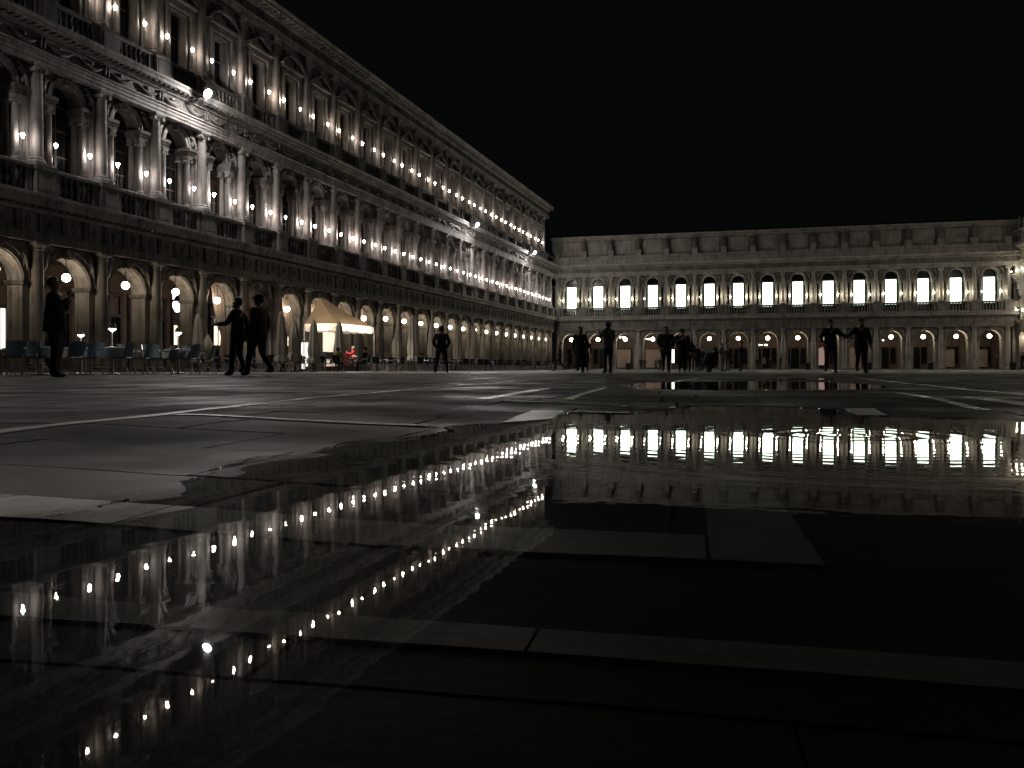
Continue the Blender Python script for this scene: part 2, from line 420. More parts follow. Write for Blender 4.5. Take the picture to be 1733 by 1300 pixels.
def lower_storeys(root, b, k0, k1, xs0, xs1, stone, stone_d, lit, bal_limit, plaster, r1):
    """ground-floor arcade and first floor of a front, columns k0..k1"""
    # ---- ground floor
    cg = column_meshes(stone, 0.30, 0.0, 5.65, 'doric', 'g')
    c1 = column_meshes(stone, 0.262, 8.93, 13.40, 'ionic', 'f')
    cs = column_meshes(stone, 0.145, 8.93, 11.86, 'ionic', 's')
    wg = MB(); wg.arch_wall(b, 0, 3.93, 5.65, 1.27, 0.14, 0.98); wg = wg.mesh('arch_wall', [stone])
    rg = MB(); rg.arch_ring(1.272, 1.56, 3.98, 0.03, 0.16, 16); rg.arch_ring(1.50, 1.585, 3.98, -0.03, 0.04, 16); rg = rg.mesh('archivolt', stone_d, True)
    ig = MB()
    for sx in (-1, 1):
        x0, x1 = sorted((sx * 1.20, sx * (b / 2 - 0.28)))
        ig.box(x0, x1, 0.02, 1.04, 3.80, 3.90); ig.box(x0 - 0.03, x1 + 0.03, -0.02, 1.07, 3.90, 3.98)
    ig = ig.mesh('impost', stone_d)
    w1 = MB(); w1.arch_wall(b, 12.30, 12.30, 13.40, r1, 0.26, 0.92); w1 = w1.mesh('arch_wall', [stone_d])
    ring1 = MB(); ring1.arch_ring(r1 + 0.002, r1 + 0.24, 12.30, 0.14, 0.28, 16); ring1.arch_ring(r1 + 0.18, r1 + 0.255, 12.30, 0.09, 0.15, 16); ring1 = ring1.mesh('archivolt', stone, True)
    pier = MB(); pier.box(-0.46, 0.46, 0.22, 0.90, 7.60, 12.30); pier.box(-0.30, 0.30, 0.17, 0.23, 8.93, 13.38); pier = pier.mesh('pier', stone)
    imp = MB()
    for sx in (-1, 1):
        x0, x1 = sorted((sx * 0.44, sx * 1.06)); e = 0.03
        imp.box(x0, x1, 0.0, 0.95, 11.86, 12.02); imp.box(x0 - e, x1 + e, -0.05, 1.0, 12.02, 12.14); imp.box(x0 - 2 * e, x1 + 2 * e, -0.1, 1.05, 12.14, 12.30)
    imp = imp.mesh('impost', stone_d)
    if stone.name not in FIG:
        FIG[stone.name] = (spandrel_mesh('spandrel_figure', stone), mask_mesh('keystone', stone))
    fig, mask = FIG[stone.name]
    ped = MB(); ped.box(-0.50, 0.50, -0.62, 0.22, 7.58, 8.72); ped.box(-0.54, 0.54, -0.67, 0.22, 7.581, 7.78); ped.box(-0.37, 0.37, -0.645, -0.60, 7.88, 8.62); ped.box(-0.56, 0.56, -0.69, 0.22, 8.72, 8.93); ped = ped.mesh('pedestal', stone_d)
    side = MB(); side.box(-.15, .15, -0.42, -0.08, 7.77, 8.72)
    side = side.mesh('balustrade_pier', stone_d)
    bal = baluster_mesh(stone_d, 0.95)
    win = MB()
    hw = r1 + 0.04
    win.box(-hw, hw, 0.90, 0.93, 7.6, 12.3)
    for i in range(10):
        a0, a1 = pi * i / 10, pi * (i + 1) / 10
        win.add([(0, 0.90, 12.3), (hw * cos(a0), 0.90, 12.3 + hw * sin(a0)), (hw * cos(a1), 0.90, 12.3 + hw * sin(a1))], [(0, 1, 2)])
    win = win.mesh('window', GLASS)
    fr = MB()
    for x in (-r1 + 0.02, -0.03, r1 - 0.08): fr.box(x, x + 0.06, 0.84, 0.90, 8.6, 12.3)
    for z in (9.9, 11.1, 12.2): fr.box(-r1, r1, 0.85, 0.90, z, z + 0.07)
    fr = fr.mesh('window_frame', WOOD)
    blind = MB(); blind.box(-0.66, 0.66, 0.76, 0.79, 8.75, 12.06); blind = blind.mesh('lit_blind', WIN)
    fest = MB()
    for sx in (-1, 1):
        c = sx * b / 4
        pts = [(c + (t - 0.5) * (b / 2 - 0.35), -0.34 - 0.05 * sin(pi * t), 14.42 - 0.30 * sin(pi * t)) for t in [i / 8 for i in range(9)]]
        fest.tube(pts, [0.04 + 0.06 * sin(pi * i / 8) for i in range(9)], 6)
        fest.ell((c + sx * (b / 4 - 0.10), -0.36, 14.30), (0.10, 0.08, 0.24), 7, 5)
        fest.ell((c + sx * (b / 4 - 0.10), -0.40, 14.50), (0.08, 0.08, 0.09), 7, 5)
        fest.ell((c, -0.36, 14.42), (0.13, 0.05, 0.10), 8, 5)
    fest = fest.mesh('festoon', stone_d, True)
    tri = MB()
    for q in (-0.12, 0, 0.12): tri.box(q - 0.042, q + 0.042, -0.42, -0.33, 6.08, 6.86)
    tri.box(-0.19, 0.19, -0.44, -0.33, 6.86, 6.90)
    tri = tri.mesh('triglyph', stone_d)
    met = MB(); met.lathe([(0.24, 0), (0.24, 0.04), (0.14, 0.05), (0.10, 0.09), (0.02, 0.10)], n=10)
    met.v = [(x, -0.34 - z, 6.48 + y) for x, y, z in met.v]; met = met.mesh('metope_boss', stone_d, True)

    n_b = 0; rest = MB(); balp = []
    for k in range(k0, k1 + 1):
        x = k * b
        put_column(cg, x, -0.06, root); put_column(c1, x, -0.06, root)
        put('pier', pier, root, (x, 0, 0)); put('impost', imp, root, (x, 0, 0)); put('pedestal', ped, root, (x, 0, 0))
        put('balustrade_pier', side, root, (x - .71, 0, 0)); put('balustrade_pier', side, root, (x + .71, 0, 0)); put('triglyph', tri, root, (x, 0, 0))
        for sx in (-1, 1):
            put_column(cs, x + sx * 0.86, 0.20, root); put_column(cs, x + sx * 0.86, 0.72, root)
        if k == k1: break
        xc = x + b / 2
        a = put('arch_wall', wg, root, (xc, 0, 0)); put('archivolt', rg, a); put('impost', ig, a)
        put('keystone', mask, a, (0, 0.05, 5.18))
        a1 = put('arch_wall', w1, root, (xc, 0, 0)); put('archivolt', ring1, a1); put('keystone', mask, a1, (0, 0.16, 12.30 + r1 - 0.02))
        for sx in (-1, 1):
            put('spandrel_figure', fig, a1, (sx * (b / 2 - 0.38), 0.14, 12.45), scale=(-sx, 1, 0.92))
            put('spandrel_figure', fig, a, (sx * (b / 2 - 0.42), 0.06, 4.55), scale=(-sx * 0.9, 0.9, 0.95))
        wo = put('window', win, root, (xc, 0, 0)); put('window_frame', fr, wo)
        if lit: put('lit_blind', blind, wo)
        put('festoon', fest, root, (xc, 0, 0))
        for q in (1 / 3, 2 / 3): put('triglyph', tri, root, (x + b * q, 0, 0))
        for q in (1 / 6, 1 / 2, 5 / 6): put('metope_boss', met, root, (x + b * q, 0, 0))
        nb = 6
        for j in range(nb):
            bx = x + 0.86 + (b - 1.72) * (j + 0.5) / nb
            balp.append(bx)
    for i, bx in enumerate(balp):
        if i < bal_limit: put('baluster', bal, root, (bx, -0.25, 7.77))
        else: rest.lathe([(r, 7.77 + z * 0.95) for r, z in [(0.085, 0), (0.085, 0.09), (0.05, 0.14), (0.105, 0.34), (0.05, 0.66), (0.08, 0.85), (0.085, 1)]], bx, -0.25, 6)
    if rest.v:
        o = rest.build('balustrade_infill', stone_d, root); o['kind'] = 'stuff'
    # ---- continuous mouldings
    X0, X1 = xs0, xs1
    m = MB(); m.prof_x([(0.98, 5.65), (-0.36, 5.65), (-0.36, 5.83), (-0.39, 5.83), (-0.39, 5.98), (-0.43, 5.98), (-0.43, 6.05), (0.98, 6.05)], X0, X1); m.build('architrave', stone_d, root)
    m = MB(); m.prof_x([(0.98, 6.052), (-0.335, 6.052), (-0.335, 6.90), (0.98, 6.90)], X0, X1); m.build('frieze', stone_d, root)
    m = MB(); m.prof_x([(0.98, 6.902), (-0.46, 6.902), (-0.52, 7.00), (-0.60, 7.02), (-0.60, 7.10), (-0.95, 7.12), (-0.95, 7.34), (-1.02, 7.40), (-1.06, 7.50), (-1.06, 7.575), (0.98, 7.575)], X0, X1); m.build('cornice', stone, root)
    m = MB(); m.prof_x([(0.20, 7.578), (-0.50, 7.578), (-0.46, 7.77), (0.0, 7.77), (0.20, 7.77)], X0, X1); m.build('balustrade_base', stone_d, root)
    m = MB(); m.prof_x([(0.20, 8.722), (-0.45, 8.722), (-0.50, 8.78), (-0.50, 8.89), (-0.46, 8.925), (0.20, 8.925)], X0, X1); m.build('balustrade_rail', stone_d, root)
    m = MB(); m.prof_x([(0.92, 13.402), (-0.33, 13.402), (-0.33, 13.56), (-0.37, 13.56), (-0.37, 13.74), (-0.41, 13.74), (-0.41, 13.88), (-0.48, 13.90), (-0.48, 13.96), (0.92, 13.96)], X0, X1); m.build('architrave', stone, root)
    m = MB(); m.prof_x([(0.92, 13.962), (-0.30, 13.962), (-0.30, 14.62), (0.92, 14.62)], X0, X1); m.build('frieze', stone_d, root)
    m = MB(); m.prof_x([(0.92, 14.622), (-0.42, 14.622), (-0.46, 14.70), (-0.60, 14.73), (-0.60, 14.82), (-0.92, 14.84), (-0.92, 15.0), (-1.0, 15.05), (-1.03, 15.15), (0.92, 15.15)], X0, X1); m.build('cornice', stone, root)
    d = MB()
    x = X0 + 0.1
    while x < X1 - 0.2:
        d.box(x, x + 0.16, -0.86, -0.58, 14.74, 14.825); d.box(x, x + 0.16, -0.90, -0.58, 7.03, 7.11); x += 0.36
    o = d.build('dentil_course', stone_d, root); o['kind'] = 'stuff'
    # ---- passage behind the arches
    m = MB(); m.box(X0, X1, 5.3, 5.5, 0, 5.75); m.build('passage_wall', plaster, root)
    m = MB(); m.box(X0, X1, 0.98, 5.3, 5.60, 5.75); m.build('passage_ceiling', plaster, root)
    m = MB(); m.box(X0, X1, -0.75, 5.3, 0.0, 0.085); m.box(X0, X1, -0.45, 5.3, 0.085, 0.16); m.build('step', stone_d, root)
    m = MB(); m.box(X0, X1, 0.96, 9.0, 5.78, 15.1); m.build('wall', GLASS, root)
    return

# ================================================================== LEFT PALACE
nuove = thing('stone_palace', 'long three storey stone palace with rows of balcony lamps down the left side', 'building', M=M_N)
K0, K1 = -2, 24
lower_storeys(nuove, B_N, K0, K1, K0 * B_N - 3, K1 * B_N + 2.4, STONE, STONE_D, False, 130, PLASTER, 0.845)
XE = 23.55 * B_N
# ---- second floor
def upper_storey(root, b, k0, k1, X0, X1, stone, stone_d):
    cu = column_meshes(stone, 0.245, 16.36, 21.50, 'ionic', 'u')
    wl = MB(); h = b / 2
    wl.box(-h, -0.60, 0.10, 0.75, 15.16, 21.5); wl.box(0.60, h, 0.10, 0.75, 15.16, 21.5); wl.box(-0.60, 0.60, 0.10, 0.75, 19.42, 21.5); wl.box(-0.60, 0.60, 0.10, 0.75, 15.16, 16.42)
    wl = wl.mesh('wall', stone)
    win = MB(); win.box(-0.62, 0.62, 0.60, 0.63, 16.4, 19.45); win = win.mesh('window', GLASS)
    fr = MB()
    fr.box(-0.74, -0.598, 0.02, 0.62, 16.36, 19.42); fr.box(0.598, 0.74, 0.02, 0.62, 16.36, 19.42); fr.box(-0.74, 0.74, 0.02, 0.62, 19.418, 19.58)
    fr.box(-0.03, 0.03, 0.55, 0.60, 16.42, 19.42); fr.box(-0.6, 0.6, 0.555, 0.60, 18.2, 18.26)
    fr = fr.mesh('window_frame', stone)
    colo = MB()
    for sx in (-1, 1):
        colo.lathe([(0.12, 16.36), (0.12, 16.5), (0.088, 16.56), (0.078, 19.35), (0.12, 19.42), (0.12, 19.6)], sx * 0.95, 0.0, 10)
    colo = colo.mesh('colonnette', stone, True)
    ent = MB(); ent.box(-1.12, 1.12, -0.12, 0.12, 19.60, 19.78); ent.box(-1.12, 1.12, -0.06, 0.12, 19.78, 19.96); ent.box(-1.28, 1.28, -0.30, 0.12, 19.96, 20.08)
    pt = MB(); pt.v = list(ent.v); pt.f = list(ent.f); pt.mi = list(ent.mi)
    for sx in (-1, 1):
        v = [(sx * 1.30, 20.082), (0, 20.80), (0, 20.92), (sx * 1.34, 20.19)]
        vs = [(x, -0.32, z) for x, z in v] + [(x, 0.12, z) for x, z in v]
        pt.add(vs, [(0, 1, 2, 3), (4, 7, 6, 5), (0, 4, 5, 1), (1, 5, 6, 2), (2, 6, 7, 3), (3, 7, 4, 0)])
    pt.add([(-1.1, 0.02, 20.08), (1.1, 0.02, 20.08), (0, 0.02, 20.75)], [(0, 1, 2)])
    pt = pt.mesh('triangular_pediment', stone)
    ps = MB(); ps.v = list(ent.v); ps.f = list(ent.f); ps.mi = list(ent.mi)
    R = (1.30 ** 2 + 0.74 ** 2) / (2 * 0.74); al = math.asin(1.30 / R)
    ps.arch_ring(R - 0.02, R + 0.11, 20.82 - R, -0.32, 0.12, 12, pi / 2 - al, pi / 2 + al)
    ps = ps.mesh('curved_pediment', stone)
    ped = MB(); ped.box(-0.46, 0.46, -0.52, 0.12, 15.16, 16.16); ped.box(-0.33, 0.33, -0.545, -0.50, 15.42, 16.06); ped.box(-0.50, 0.50, -0.57, 0.12, 16.16, 16.36); ped = ped.mesh('pedestal', stone_d)
    side = MB(); side.box(-.16, .16, -0.38, -0.08, 15.33, 16.18)
    side = side.mesh('balustrade_pier', stone_d)
    bal = baluster_mesh(stone_d, 0.85)
    relief = MB()
    relief.ell((0, 0.02, 21.15), (0.30, 0.10, 0.20), 8, 5)
    for sx in (-1, 1):
        relief.tube([(sx * 0.3, 0.02, 21.1), (sx * 0.6, 0.0, 21.0), (sx * 0.85, 0.03, 21.2)], [0.07, 0.08, 0.04], 6)
        relief.ell((sx * 0.72, -0.02, 20.55), (0.14, 0.10, 0.20), 7, 5)
        relief.ell((sx * 0.78, -0.04, 20.82), (0.075, 0.08, 0.09), 7, 5)
    relief = relief.mesh('relief', stone_d, True)
    rest = MB(); balp = []
    for k in range(k0, k1 + 1):
        x = k * b
        put_column(cu, x, -0.03, root); put('pedestal', ped, root, (x, 0, 0)); put('balustrade_pier', side, root, (x - .68, 0, 0)); put('balustrade_pier', side, root, (x + .68, 0, 0))
        if k == k1: break
        xc = x + b / 2
        put('wall', wl, root, (xc, 0, 0))
        wo = put('window', win, root, (xc, 0, 0)); put('window_frame', fr, wo); put('colonnette', colo, wo)
        put('relief', relief, root, (xc, 0, 0))
        if k % 2 == 0: put('triangular_pediment', pt, wo)
        else: put('curved_pediment', ps, wo)
        balp += [x + 0.86 + (b - 1.72) * (j + 0.5) / 6 for j in range(6)]
    for i, bx in enumerate(balp):
        if 6 <= i < 126: put('baluster', bal, root, (bx, -0.22, 15.33))
        else: rest.lathe([(r, 15.33 + z * 0.85) for r, z in [(0.085, 0), (0.085, 0.09), (0.05, 0.14), (0.105, 0.34), (0.05, 0.66), (0.08, 0.85), (0.085, 1)]], bx, -0.22, 6)
    o = rest.build('balustrade_infill', stone_d, root); o['kind'] = 'stuff'
    X0b = X0
    m = MB(); m.prof_x([(0.1, 15.152), (-0.44, 15.152), (-0.40, 15.33), (0.1, 15.33)], X0b, K1 * b + 2.4); m.build('balustrade_base', stone_d, root)
    m = MB(); m.prof_x([(0.1, 16.182), (-0.40, 16.182), (-0.44, 16.23), (-0.44, 16.33), (-0.40, 16.36), (0.1, 16.36)], X0b, K1 * b + 2.4); m.build('balustrade_rail', stone_d, root)
    m = MB(); m.prof_x([(0.75, 21.502), (-0.30, 21.502), (-0.30, 21.64), (-0.34, 21.64), (-0.34, 21.80), (-0.40, 21.82), (-0.40, 21.88), (0.75, 21.88)], X0, X1); m.build('architrave', stone, root)
    m = MB(); m.prof_x([(0.75, 21.882), (-0.26, 21.882), (-0.26, 22.48), (0.75, 22.48)], X0, X1); m.build('frieze', stone_d, root)
    m = MB(); m.prof_x([(0.75, 22.482), (-0.40, 22.482), (-0.46, 22.56), (-0.46, 22.66), (-0.98, 22.68), (-0.98, 22.84), (-1.04, 22.90), (-1.10, 23.04), (0.75, 23.04)], X0, X1); m.build('cornice', stone, root)
    d = MB(); x = X0 + 0.2
    while x < X1 - 0.3:
        d.box(x, x + 0.2, -0.90, -0.44, 22.56, 22.675); d.ell((x + 0.1, -0.28, 22.18), (0.13, 0.05, 0.19), 6, 4); x += 0.52
    o = d.build('modillion_course', stone_d, root); o['kind'] = 'stuff'
    m = MB(); m.prof_x([(-0.9, 23.045), (6.0, 25.2), (12.0, 23.045)], X0, X1); m.build('roof', ROOF, root)
    m = MB(); m.box(X0, X1, 0.76, 12.0, 15.2, 23.04); m.build('wall', PLASTER, root)
upper_storey(nuove, B_N, -1, 23, -1 * B_N - 3, XE, STONE, STONE_D)

for k in range(-1, K1 + 1):
    for sx, side in ((-1, 'near side'), (1, 'far side')):
        x = k * B_N + sx * 0.86
        if k == K1 and sx == 1: continue
        if px_of(M_N @ Vector((x, -0.3, 10)))[0] > -25:
            balcony_lamp(M_N, x, -0.22, 8.90, 'first', 'first-floor lamp on the %s of the %s column from the left' % (side, ORD[max(k, 0)]) if k >= 0 else 'lit first-floor lamp at the very left edge of the left palace', 'first-floor balcony lamps of the left palace')
        if k <= 23 and not (k == 23 and sx == 1):
            u = M_N @ Vector((x, -0.3, 17.6)); pu = px_of(u)
            if pu[0] > -20 and pu[1] > -30:
                balcony_lamp(M_N, k * B_N + sx * .83, -0.10, 16.56, 'upper', 'top-floor lamp on the %s of the %s column from the far end' % (side, ORD[23 - k]), 'top-floor balcony lamps of the left palace')

sf = MB()
for x in (-1.5, -0.62, 0.62, 1.5): sf.box(x - .09, x + .09, 5.18, 5.3, .16, 4.3)
sf.box(-1.6, 1.6, 5.14, 5.3, 3.1, 3.3); sf.box(-1.6, 1.6, 5.10, 5.3, 4.3, 4.5); sf.box(-1.41, -.71, 5.2, 5.3, .16, .8); sf.box(.71, 1.41, 5.2, 5.3, .16, .8)
sg_ = MB(); sg_.box(-1.41, -.71, 5.25, 5.29, .8, 3.1); sg_.box(.71, 1.41, 5.25, 5.29, .8, 3.1); sg_.box(-.53, .53, 5.25, 5.29, .2, 3.1)
sf = sf.mesh('shopfront', WOOD); sg_ = sg_.mesh('shop_glass', GLASS)
for k in range(K0, K1):
    o = put('shopfront', sf, nuove, ((k + .5) * B_N, 0, 0)); put('shop_glass', sg_, o)
DRAPED = (3, 4, 5, 6, 7, 8)
for k in range(-1, K1):
    lab = 'glowing globe lamp under the %s ground-floor arch from the left, left palace' % ORD[k + 1]
    y = 0.30 if k in DRAPED else 0.20
    if k in (4,): continue
    globe_lamp(M_N, (k + 0.5) * B_N, y, 4.32 if k not in DRAPED else 4.15, lab, 'globe lamps in the arcade of the left palace', 0.92)

# ---- floodlights above the first-floor cornice
def floodlight(M, x, z, label, mat=FLOOD, tilt=35, bulge=.13, group='floodlights on the cornice of the left palace'):
    o = thing('floodlight', label, 'floodlight', group=group, M=M @ Matrix.Translation((x, -1.0, z)))
    a = MB(); a.tube([(0, 0.3, -0.15), (0, 0.05, 0.05), (0, -0.45, 0.12)], 0.03, 6); a.box(-0.12, 0.12, 0.2, 0.4, -0.2, -0.12); a.build('bracket', IRON, o)
    R = Matrix.Translation((0, -0.62, 0.22)) @ Matrix.Rotation(radians(-90 + tilt), 4, 'X') @ Matrix.Diagonal((1, 1, -1, 1))
    h = MB(); h.lathe([(0.16, -0.30), (0.24, -0.22), (0.27, -0.02), (0.25, -0.005)], n=14); h.v = [tuple(R @ Vector(v)) for v in h.v]; h.f = [f[::-1] for f in h.f]; h.build('housing', IRON, o, True)
    l = MB(); l.lathe([(0.235, 0.0), (0.225, bulge * .45), (0.17, bulge * .8), (0.06, bulge)], n=14); l.v = [tuple(R @ Vector(v)) for v in l.v]; l.f = [f[::-1] for f in l.f]; l.build('lens', mat, o, True)
FLP = []
for (fx, fy, lab) in ((352, 158, 'large bright white floodlight above the columns near the left of the palace cornice'),
                      (808, 380, 'bright white floodlight midway to the far end of the palace cornice'),
                      (905, 427, 'small white floodlight on the palace cornice close to the far corner')):
    x, z = hit(M_N, fx, fy, -1.65); FLP.append(x)
    floodlight(M_N, x, z - 0.2, lab)

floodlight(M_N, -9.4, 15.5, 'added fill floodlight on the near part of the left palace cornice, outside the picture', mat_emit('near_fill_glow', (1.0, .95, .90), E_FLOOD * .8), 62, .05)  # unseen lamp, added to lift the near chairs and paving
# ================================================================== END WING
ala = thing('end_wing', 'two storey stone wing with glowing white windows closing the far end of the square', 'building', M=M_A)
STONE_AD = mat_stone('shaded_wing_stone', (0.25, 0.235, 0.21), (0.10, 0.094, 0.085))  # darker copy of the wing stone, puts shade into walls behind the columns
lower_storeys(ala, B_A, 0, 15, -0.9, 15 * B_A + 1.6, STONE_A, STONE_AD, True, 20, PLASTER_R, 0.86)
m = MB(); m.box(-0.9, 15 * B_A + 1.6, 0.45, 9.0, 15.16, 19.0)
m.build('attic_wall', STONE_AD, ala)
m = MB(); m.prof_x([(0.45, 15.152), (-0.25, 15.152), (-0.25, 15.9), (-0.18, 16.0), (-0.18, 16.35), (0.45, 16.35)], -0.9, 15 * B_A + 1.6); m.build('attic_plinth', STONE_A, ala)
m = MB(); m.prof_x([(0.45, 18.75), (0.3, 18.75), (0.22, 18.95), (-0.05, 19.05), (-0.12, 19.3), (0.45, 19.45), (9.0, 19.45), (9.0, 18.9), (0.45, 18.9)], -0.92, 15 * B_A + 1.62); m.build('attic_cornice', STONE_A, ala)
m = MB(); m.prof_x([(0.3, 19.46), (5.0, 20.4), (9.0, 19.46)], -0.9, 15 * B_A + 1.6); m.build('roof', ROOF, ala)
ap = MB(); ap.box(-1.35, 1.35, 0.40, 0.46, 16.75, 18.55); ap.box(-1.2, 1.2, 0.37, 0.42, 16.9, 18.4); ap = ap.mesh('attic_panel', STONE_A)
pp = MB(); pp.box(-0.36, 0.36, -0.30, 0.46, 16.0, 17.0); pp.box(-0.42, 0.42, -0.36, 0.46, 17.0, 17.12); pp = pp.mesh('statue_pedestal', STONE_A)
for k in range(15): put('attic_panel', ap, ala, ((k + 0.5) * B_A, 0, 0))
for k in range(0, 16): put('statue_pedestal', pp, ala, (k * B_A, 0, 0))
# corner pier at the right end
m = MB(); m.box(15 * B_A + 0.55, 15 * B_A + 1.6, -0.05, 0.9, 0.16, 5.65); m.box(15 * B_A + 0.95, 15 * B_A + 1.6, 0.0, 0.9, 7.6, 13.4); m.build('corner_pier', STONE_A, ala)
for k in range(15):
    x = k * B_A
    for sx, sd in ((0.86, 'left'), (B_A - 0.86, 'right')):
        balcony_lamp(M_A, x + sx, -0.27, 8.93, 'wing', 'small lamp at the %s of the %s glowing window from the left' % (sd, ORD[k]), 'balcony lamps of the end wing')
    globe_lamp(M_A, x + B_A / 2, 0.55, 4.38, 'glowing globe lamp under the %s arch from the left, end wing' % ORD[k], 'globe lamps in the arcade of the end wing', 1.3)

for k in range(15):
    o = put('shopfront', sf, ala, ((k + .5) * B_A, 0, 0)); put('shop_glass', sg_, o)
# statues on the attic: draped standing figure, as one carved mesh
def statue_mesh(seed):
    rnd = random.Random(seed); m = MB()
    m.box(-0.26, 0.26, -0.24, 0.24, 0, 0.10)
    m.lathe([(0.27, 0.10), (0.29, 0.25), (0.24, 0.55), (0.21, 0.78), (0.22, 0.92), (0.17, 1.05), (0.24, 1.28), (0.20, 1.40), (0.08, 1.46), (0.065, 1.52)], n=12, lobes=6, lobe=0.10)
    m.ell((0.0, -0.02, 1.64), (0.10, 0.115, 0.14), 8, 6)
    s = rnd.choice((-1, 1))
    m.tube([(s * 0.22, 0, 1.36), (s * 0.36, -0.10, 1.10), (s * 0.22, -0.26, 0.98)], [0.085, 0.07, 0.05], 7)
    m.tube([(-s * 0.22, 0, 1.36), (-s * 0.34, -0.04, 1.12), (-s * 0.38, -0.12, 0.86 + 0.5 * rnd.random())], [0.085, 0.07, 0.05], 7)
    m.tube([(s * 0.2, 0.08, 1.3), (0, 0.16, 0.9), (-s * 0.2, 0.12, 0.4)], [0.10, 0.13, 0.10], 7)
    return m.mesh('statue', STONE_D, True)
SM = [statue_mesh(i) for i in range(3)]
for k in range(1, 15):
    o = put('statue', SM[k % 3], None)
    o.matrix_world = M_A @ Matrix.Translation((k * B_A, -0.02, 17.12)) @ Matrix.Rotation(random.uniform(-.4, .4), 4, 'Z')
    tag(o, 'weathered stone statue standing on the attic above the %s pier from the left' % ORD[k], 'statue', 'statues along the attic of the end wing')

# things inside the end wing's passage
def ala_panel(px0, py0, px1, py1, y, name, mat, label, cat, group=None, frame_mat=None, depth=0.05):
    x0, z0 = hit(M_A, px0, py1, y); x1, z1 = hit(M_A, px1, py0, y); z0 = max(z0, 0.17)
    o = thing(name, label, cat, group=group, M=M_A @ Matrix.Translation(((x0 + x1) / 2, y, z0)))
    w2 = (x1 - x0) / 2; h = z1 - z0
    a = MB(); a.box(-w2 + .05, w2 - .05, -depth, 0, 0.05, h - 0.05); a.build('panel', mat, o)
    f = MB(); f.box(-w2, -w2 + .07, -depth - .04, 0.01, 0, h); f.box(w2 - .07, w2, -depth - .04, 0.01, 0, h); f.box(-w2, w2, -depth - .05, 0.01, h - .07, h); f.box(-w2, w2, -depth - .05, 0.01, 0, .07)
    f.build('door_frame', frame_mat or WOOD, o)
    return o
GREYP = mat_simple('grey_shutter', (0.30, 0.245, 0.22), 0.7)
DARKP = mat_simple('dark_shutter', (0.035, 0.035, 0.038), 0.6)
for i, (a, b2, c, d, mt, lab) in enumerate((
        (1044, 590, 1068, 622, GREYP, 'grey shutter seen through the third arch of the end wing'),
        (1092, 590, 1120, 622, GREYP, 'grey shutter seen through the fourth arch of the end wing'),
        (1180, 583, 1206, 624, DARKP, 'tall dark shutter behind the sixth arch of the end wing'),
        (1432, 586, 1458, 623, GREYP, 'pale shuttered door in the eleventh arch of the end wing'),
        (1592, 590, 1616, 621, GREYP, 'grey shutter behind the fourteenth arch of the end wing'),
        (1648, 590, 1672, 621, GREYP, 'grey shutter in the last arch of the end wing at the right'))):
    ala_panel(a, b2, c, d, 5.2, 'shutter', mt, lab, 'shutter', 'closed shutters in the end wing passage')
ala_panel(1134, 590, 1142, 614, 5.0, 'lit_doorway', DOOR_W, 'narrow bright white doorway between the walking couple in the end wing', 'doorway')
ala_panel(1325, 597, 1334, 623, 4.6, 'blue_screen', SCREEN, 'blue lit information screen in the ninth arch of the end wing', 'screen')
o = ala_panel(1373, 584, 1396, 618, 5.0, 'shop_window', PINK_L, 'pink lit shop window under a red lunette in the tenth arch', 'shop window', frame_mat=WOOD)
MAROON = mat_simple('maroon_awning', (0.16, 0.02, 0.02), 0.8)
# red lunette and awning above that shop window
x, z = hit(M_A, 1386, 581, 4.9)
l = MB(); l.arch_ring(0.02, 1.15, z, 4.84, 4.9, 10); l.v = [(vx, vy, vz) for vx, vy, vz in l.v]
t = thing('lunette_light', 'pale pink lit lunette over the shop window in the tenth arch', 'light', M=M_A @ Matrix.Translation((x, 0, 0)))
l.build('pane', mat_emit('pink_lunette', (1.0, 0.70, 0.60), 0.45), t)
a = MB(); a.ell((0, 4.7, z), (0.8, 0.3, 0.62), 10, 6); a.build('red_awning', MAROON, t, True)

def chandelier(px, py, y, label, n=5, r=0.38, mat=None):
    x, z = hit(M_A, px, py, y)
    o = thing('chandelier', label, 'chandelier', M=M_A @ Matrix.Translation((x, y, z)))
    b = MB(); b.tube([(0, 0, 0.1), (0, 0, 5.6 - z)], 0.015, 5); b.lathe([(0.04, -0.2), (0.08, -0.1), (0.03, 0.1)], n=8)
    for i in range(n):
        q = 2 * pi * i / n + .3; b.tube([(0, 0, -0.05), (r * .6 * cos(q), r * .6 * sin(q), -0.15), (r * cos(q), r * sin(q), 0)], 0.015, 5)
    b.build('arms', IRON, o)
    for i in range(n):
        q = 2 * pi * i / n + .3; s = MB(); s.ell((r * cos(q), r * sin(q), 0.07), (0.08, 0.08, 0.09), 7, 5); s.build('bulb', mat or GLOBE, o)
chandelier(1053, 571, 2.6, 'gilt chandelier with several bulbs in the third arch of the end wing')
chandelier(1099, 574, 2.6, 'gilt chandelier with a few bulbs in the fourth arch of the end wing', 4)
chandelier(1290, 584, 2.8, 'broad chandelier with pinkish bulbs in the eighth arch of the end wing', 5, 0.62, mat_emit('rosy_bulb', (1.0, .72, .55), 14))
chandelier(1490, 576, 2.8, 'chandelier with rosy bulbs in the twelfth arch of the end wing', 5, .4, mat_emit('rosy_bulb2', (1.0, .62, .5), 12))

